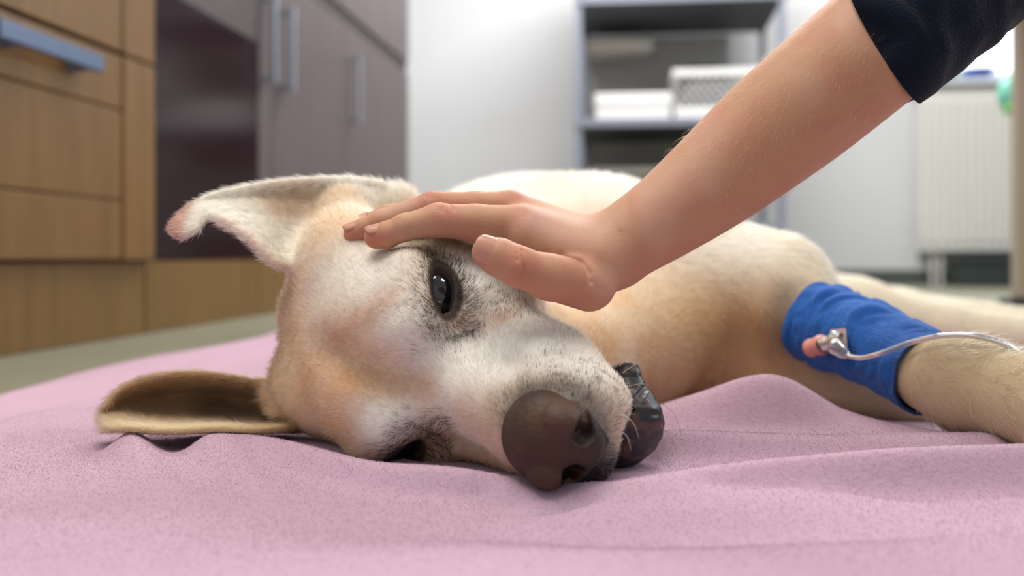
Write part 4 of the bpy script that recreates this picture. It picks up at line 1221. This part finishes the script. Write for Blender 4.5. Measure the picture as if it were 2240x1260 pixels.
turned('tube', spline([BF(1854, 778, .006), BF(1884, 783, .005), BF(1930, 772, .005), BF(1990, 750, .006), W(2050, 736, .645), W(2110, 733, .630), W(2165, 742, .620), W(2210, 760, .612), W(2260, 800, .605), W(2330, 860, .60)], 60), [.0019] * 60, M_clear, iv, 12)
tp = sheet([[BF(1816, 722, .002), BF(1820, 745, .002), BF(1824, 766, .002)], [BF(1832, 720, .002), BF(1835, 743, .002), BF(1838, 765, .002)], [BF(1850, 718, .002), BF(1852, 742, .002), BF(1854, 764, .002)]], 8, 8).reshape(-1, 3) - ivl
tpn = np.array([0, .0008, 0]); ti = (np.arange(7)[:, None] * 8 + np.arange(7)[None]).ravel(); tq = np.stack([ti, ti + 8, ti + 9, ti + 1], 1)
mesh_obj('tape', np.concatenate([tp, tp + tpn]), np.concatenate([tq, tq[:, ::-1] + 64]), M_tape, iv)

# hair flow: back from the nose over the head, along the body and legs
flow = np.tile(-HF + 0.0 * HU, (len(dog_v), 1))
flow = flow - 0.55 * ss(1.0, 6.0, F_)[:, None] * HU[None]                       # down the flews
side = np.sign(L_) * ss(0.3, 2.0, np.abs(L_))
flow = flow + (side * 0.35)[:, None] * HL[None]
for c, a1, a2, a3 in EYES:
    d = dog_h - (c + a3 * 1.0 - a1 * 0.4)
    r = np.linalg.norm(d, axis=1)
    rad_dir = norm(d) @ HR.T
    flow = flow + (2.6 * np.exp(-(r / 2.6) ** 2))[:, None] * rad_dir
flow = flow * (1 - earm[:, None]) + earm[:, None] * np.array([-1.0, -0.1, -0.12])
flow = flow * (1 - earl[:, None]) + earl[:, None] * np.array([-1.0, 0.0, -0.25])
bodyflow = np.tile(np.array([0.25, 1.0, -0.35]), (len(dog_v), 1))
legw = ss(0.17, 0.25, dog_v[:, 0])[:, None]
bodyflow = bodyflow * (1 - legw) + legw * np.array([1.0, -0.55, -0.25])
flow = bodyflow * (1 - head_sel[:, None]) + flow * head_sel[:, None]
flow = norm(flow + 0.25 * (np.stack([vnoise(dog_v, 60, 21), vnoise(dog_v, 60, 22), vnoise(dog_v, 60, 23)], 1) - .5))

nose_d = np.linalg.norm((dog_h - np.array([9.1, 0.14, -2.3])) / np.array([2.0, 2.0, 1.8]), axis=1)
bare = ss(1.0, 1.12, nose_d)
for c, a1, a2, a3 in EYES:
    d = dog_h - (c + a3 * 1.75 - a1 * 0.12)
    bare = bare * ss(1.02, 1.16, np.sqrt(((d @ a1) / 1.62) ** 2 + ((d @ a2) / 0.60) ** 2 + ((d @ a3) / 0.9) ** 2))
bare = bare * ss(-8.3, -7.7, np.where((F_ > 1.5) & (head_w > .5), U_, 0))                # bare lower lip
bare = bare * (dog_v[:, 2] > -0.012)
axd = np.full(len(dog_v), 9.0)
for q_ in bp_[2:-2]:
    axd = np.minimum(axd, np.linalg.norm(dog_v - q_, axis=1))
bare = bare * (axd > 0.0335)
mid = _pix                                        # thin out what nothing can see from the front side
seen = np.where(dog_n[:, 1] > 0.75, 0.15, 1.0)

def grow(name, w, total, length, radius, lift, jitter, keys=4, bend=0.5):
    fi, bw = scatter(dog_v, dog_f, w, total)
    p = at(dog_v, dog_f, fi, bw); nn = norm(at(dog_n, dog_f, fi, bw)); fl = at(flow, dog_f, fi, bw)
    col = at(tint, dog_f, fi, bw); dk = at(darkp, dog_f, fi, bw) * ss(.0, .42, vnoise(p, 420, 81)) * 1.5; dk = np.where(dk > .05, dk, 0); L = at(length, dog_f, fi, bw) * rng.uniform(.65, 1.25, len(p))
    clump = np.stack([vnoise(p, 300, 91), vnoise(p, 300, 92), vnoise(p, 300, 93)], 1) - .5
    fl = norm(fl - nn * (fl * nn).sum(1, keepdims=True) + 0.40 * clump + rng.normal(0, jitter, p.shape))
    hd_ = hand_dist(p + nn * 0.003)
    L = L * np.clip((hd_ - 0.0002) / 0.004, 0.0, 1)
    ok = L > 0.0008
    p, nn, fl, col, L, dk = p[ok], nn[ok], fl[ok], col[ok], L[ok], dk[ok]
    isd = rng.random(len(p)) < dk
    col = np.where(isd[:, None], lin(38, 31, 29)[None], col * (0.88 + 0.24 * vnoise(p, 620, 82))[:, None])
    lf = (at(lift, dog_f, fi, bw)[ok] if isinstance(lift, np.ndarray) else lift) * rng.uniform(.6, 1.4, len(p))
    t = np.linspace(0, 1, keys)
    pts = p[:, None] - nn[:, None] * 0.0004 + L[:, None, None] * (t[None, :, None] * fl[:, None] + (np.sin(t * np.pi * bend)[None, :] * lf[:, None])[..., None] * nn[:, None])
    rad = radius * np.array([1.0, 0.95, 0.75, 0.2][:keys])[None] * rng.uniform(.75, 1.25, (len(p), 1))
    col = np.clip(col * rng.uniform(.80, 1.12, (len(p), 1)), 0.004, .96)
    o = curves_obj(name, pts, rad.repeat(1, 0), col, M_fur, dog)
    o['kind'] = 'stuff'
    return o
hlen = np.where(np.maximum(earm, earl) > .5, 0.0026 - 0.0014 * ss(-0.19, -0.205, dog_v[:, 0]) * earm, 0.0052) + 0.0035 * ss(-5, -9, F_) - 0.0016 * ss(4, 8, F_) + 0.001 * earm * ss(-0.205, -0.19, dog_v[:, 0])
grow('head_fur', head_sel * bare * seen * 3.3e6, 230000, np.maximum(hlen, .003), 0.000075, 0.22, 0.14)
grow('body_fur', (1 - head_sel) * bare * seen * 0.9e6, 150000, np.full(len(dog_v), 0.0105), 0.000125, 0.16, 0.12)

tuft = np.clip(streak([(650, 470), (700, 478), (750, 488)], .011), 0, 1) * earm * (dog_n[:, 1] < 0.3)
fl_keep = flow.copy()
flow = norm(flow * (1 - tuft[:, None]) + tuft[:, None] * norm(dog_v - W(735, 540, .66)))
grow('ear_tuft', tuft * 0.35e6, 6000, np.full(len(dog_v), 0.013), 0.00006, 0.2, 0.15)
flow = fl_keep
# whiskers and brow hairs
wh = []
for a_, b_, c_ in (((1312, 762, .555), (1340, 725, .545), (1392, 714, .535)), ((1290, 748, .56), (1310, 715, .555), (1335, 690, .55)), ((1355, 800, .55), (1385, 770, .545), (1400, 752, .54)),
                   ((1362, 815, .548), (1400, 790, .54), (1432, 766, .53)), ((1362, 850, .54), (1395, 840, .53), (1420, 842, .525)), ((1360, 905, .525), (1385, 925, .515), (1398, 960, .51)),
                   ((1352, 940, .52), (1372, 955, .51), (1380, 985, .505)), ((1442, 880, .545), (1475, 905, .54), (1490, 950, .535)), ((1440, 850, .55), (1465, 840, .545), (1475, 835, .545)), ((1445, 930, .54), (1470, 960, .535), (1478, 990, .53))):
    wh.append(spline([W(*a_), W(*b_), W(*c_)], 6))
wh = np.array(wh)
wcol = np.tile(lin(225, 205, 175), (len(wh), 1)); wcol[-3:] = lin(60, 40, 34)
w_ob = curves_obj('whiskers', wh, np.tile(np.linspace(.00016, .00004, 6), (len(wh), 1)), wcol, M_fur, dog); w_ob['kind'] = 'stuff'

# fine hair on the forearm
M_armhair = hair_material('arm_hair')
hp = np.stack([1120 + FPX * hand_v[:, 0] / hand_v[:, 1], HROW - FPX * (hand_v[:, 2] - HC) / hand_v[:, 1]], 1)
wgt = ss(1380, 1560, hp[:, 0]) * 0.05e6 * (0.35 + ss(.45, .7, vnoise(hand_v, 40, 71))) * ss(.9, .2, hn[:, 1])
fi, bw = scatter(hand_v, hand_f, wgt, 4000)
p = at(hand_v, hand_f, fi, bw); nn = norm(at(hn, hand_f, fi, bw))
ok = p[:, 0] < 0.218
p, nn = p[ok], nn[ok]
fl = np.array([-0.45, 0.0, -0.85])[None] + rng.normal(0, .25, p.shape); fl = norm(fl - nn * (fl * nn).sum(1, keepdims=True))
L = rng.uniform(.005, .011, len(p)); t = np.linspace(0, 1, 5)
pts = p[:, None] + L[:, None, None] * (t[None, :, None] * fl[:, None] + (np.sin(t * 2.2)[None] * .22)[..., None] * nn[:, None])
ah = curves_obj('arm_hair', pts, np.tile(np.linspace(.00004, .00001, 5), (len(p), 1)), np.tile(lin(222, 178, 130), (len(p), 1)) * rng.uniform(.7, 1.2, (len(p), 1)), M_armhair, arm)
ah['kind'] = 'stuff'

# fleece pile where the blanket is near
bq = BLANKET_Q; bn = np.zeros_like(vt)
fn = np.cross(vt[bq[:, 2]] - vt[bq[:, 0]], vt[bq[:, 3]] - vt[bq[:, 1]])
for d_ in range(3):
    for i_ in range(4):
        bn[:, d_] += np.bincount(bq[:, i_], fn[:, d_], minlength=len(vt))
bn = norm(bn); bn[bn[:, 2] < 0] *= -1
wgt = ss(.95, .60, vt[:, 1]) * ss(-.50, -.30, vt[:, 0]) * ss(.45, .30, vt[:, 0]) * ss(.34, .42, vt[:, 1]) * 1.2e6
fi, bw = scatter(vt, bq, wgt, 220000)
p = at(vt, bq, fi, bw); nn = norm(at(bn, bq, fi, bw))
dirn = norm(nn + rng.normal(0, .75, p.shape) + 1.2 * (np.stack([vnoise(p, 260, 95), vnoise(p, 260, 96), vnoise(p, 260, 97)], 1) - .5))
side_ = norm(rng.normal(0, 1, p.shape)); L = rng.uniform(.0004, .0009, len(p)); t = np.linspace(0, 1, 4)
pts = p[:, None] + L[:, None, None] * (t[None, :, None] * dirn[:, None] + (np.sin(t * 3)[None, :, None] * .25) * side_[:, None])
pc = np.tile(lin(212, 182, 198), (len(p), 1)) * (0.90 + 0.18 * vnoise(p, 260, 98))[:, None] * rng.uniform(.93, 1.05, (len(p), 1))
M_pile = bpy.data.materials.new('fleece_pile'); M_pile.use_nodes = True
nt = M_pile.node_tree; nt.nodes.clear()
at_ = nt.nodes.new('ShaderNodeAttribute'); at_.attribute_name = 'tint'; df = nt.nodes.new('ShaderNodeBsdfDiffuse'); mo = nt.nodes.new('ShaderNodeOutputMaterial')
nt.links.new(at_.outputs['Color'], df.inputs['Color']); nt.links.new(df.outputs[0], mo.inputs[0])
pile = curves_obj('pile', pts, np.tile(np.array([.00008, .00008, .00007, .00004]), (len(p), 1)), pc, M_pile, blanket); pile['kind'] = 'stuff'
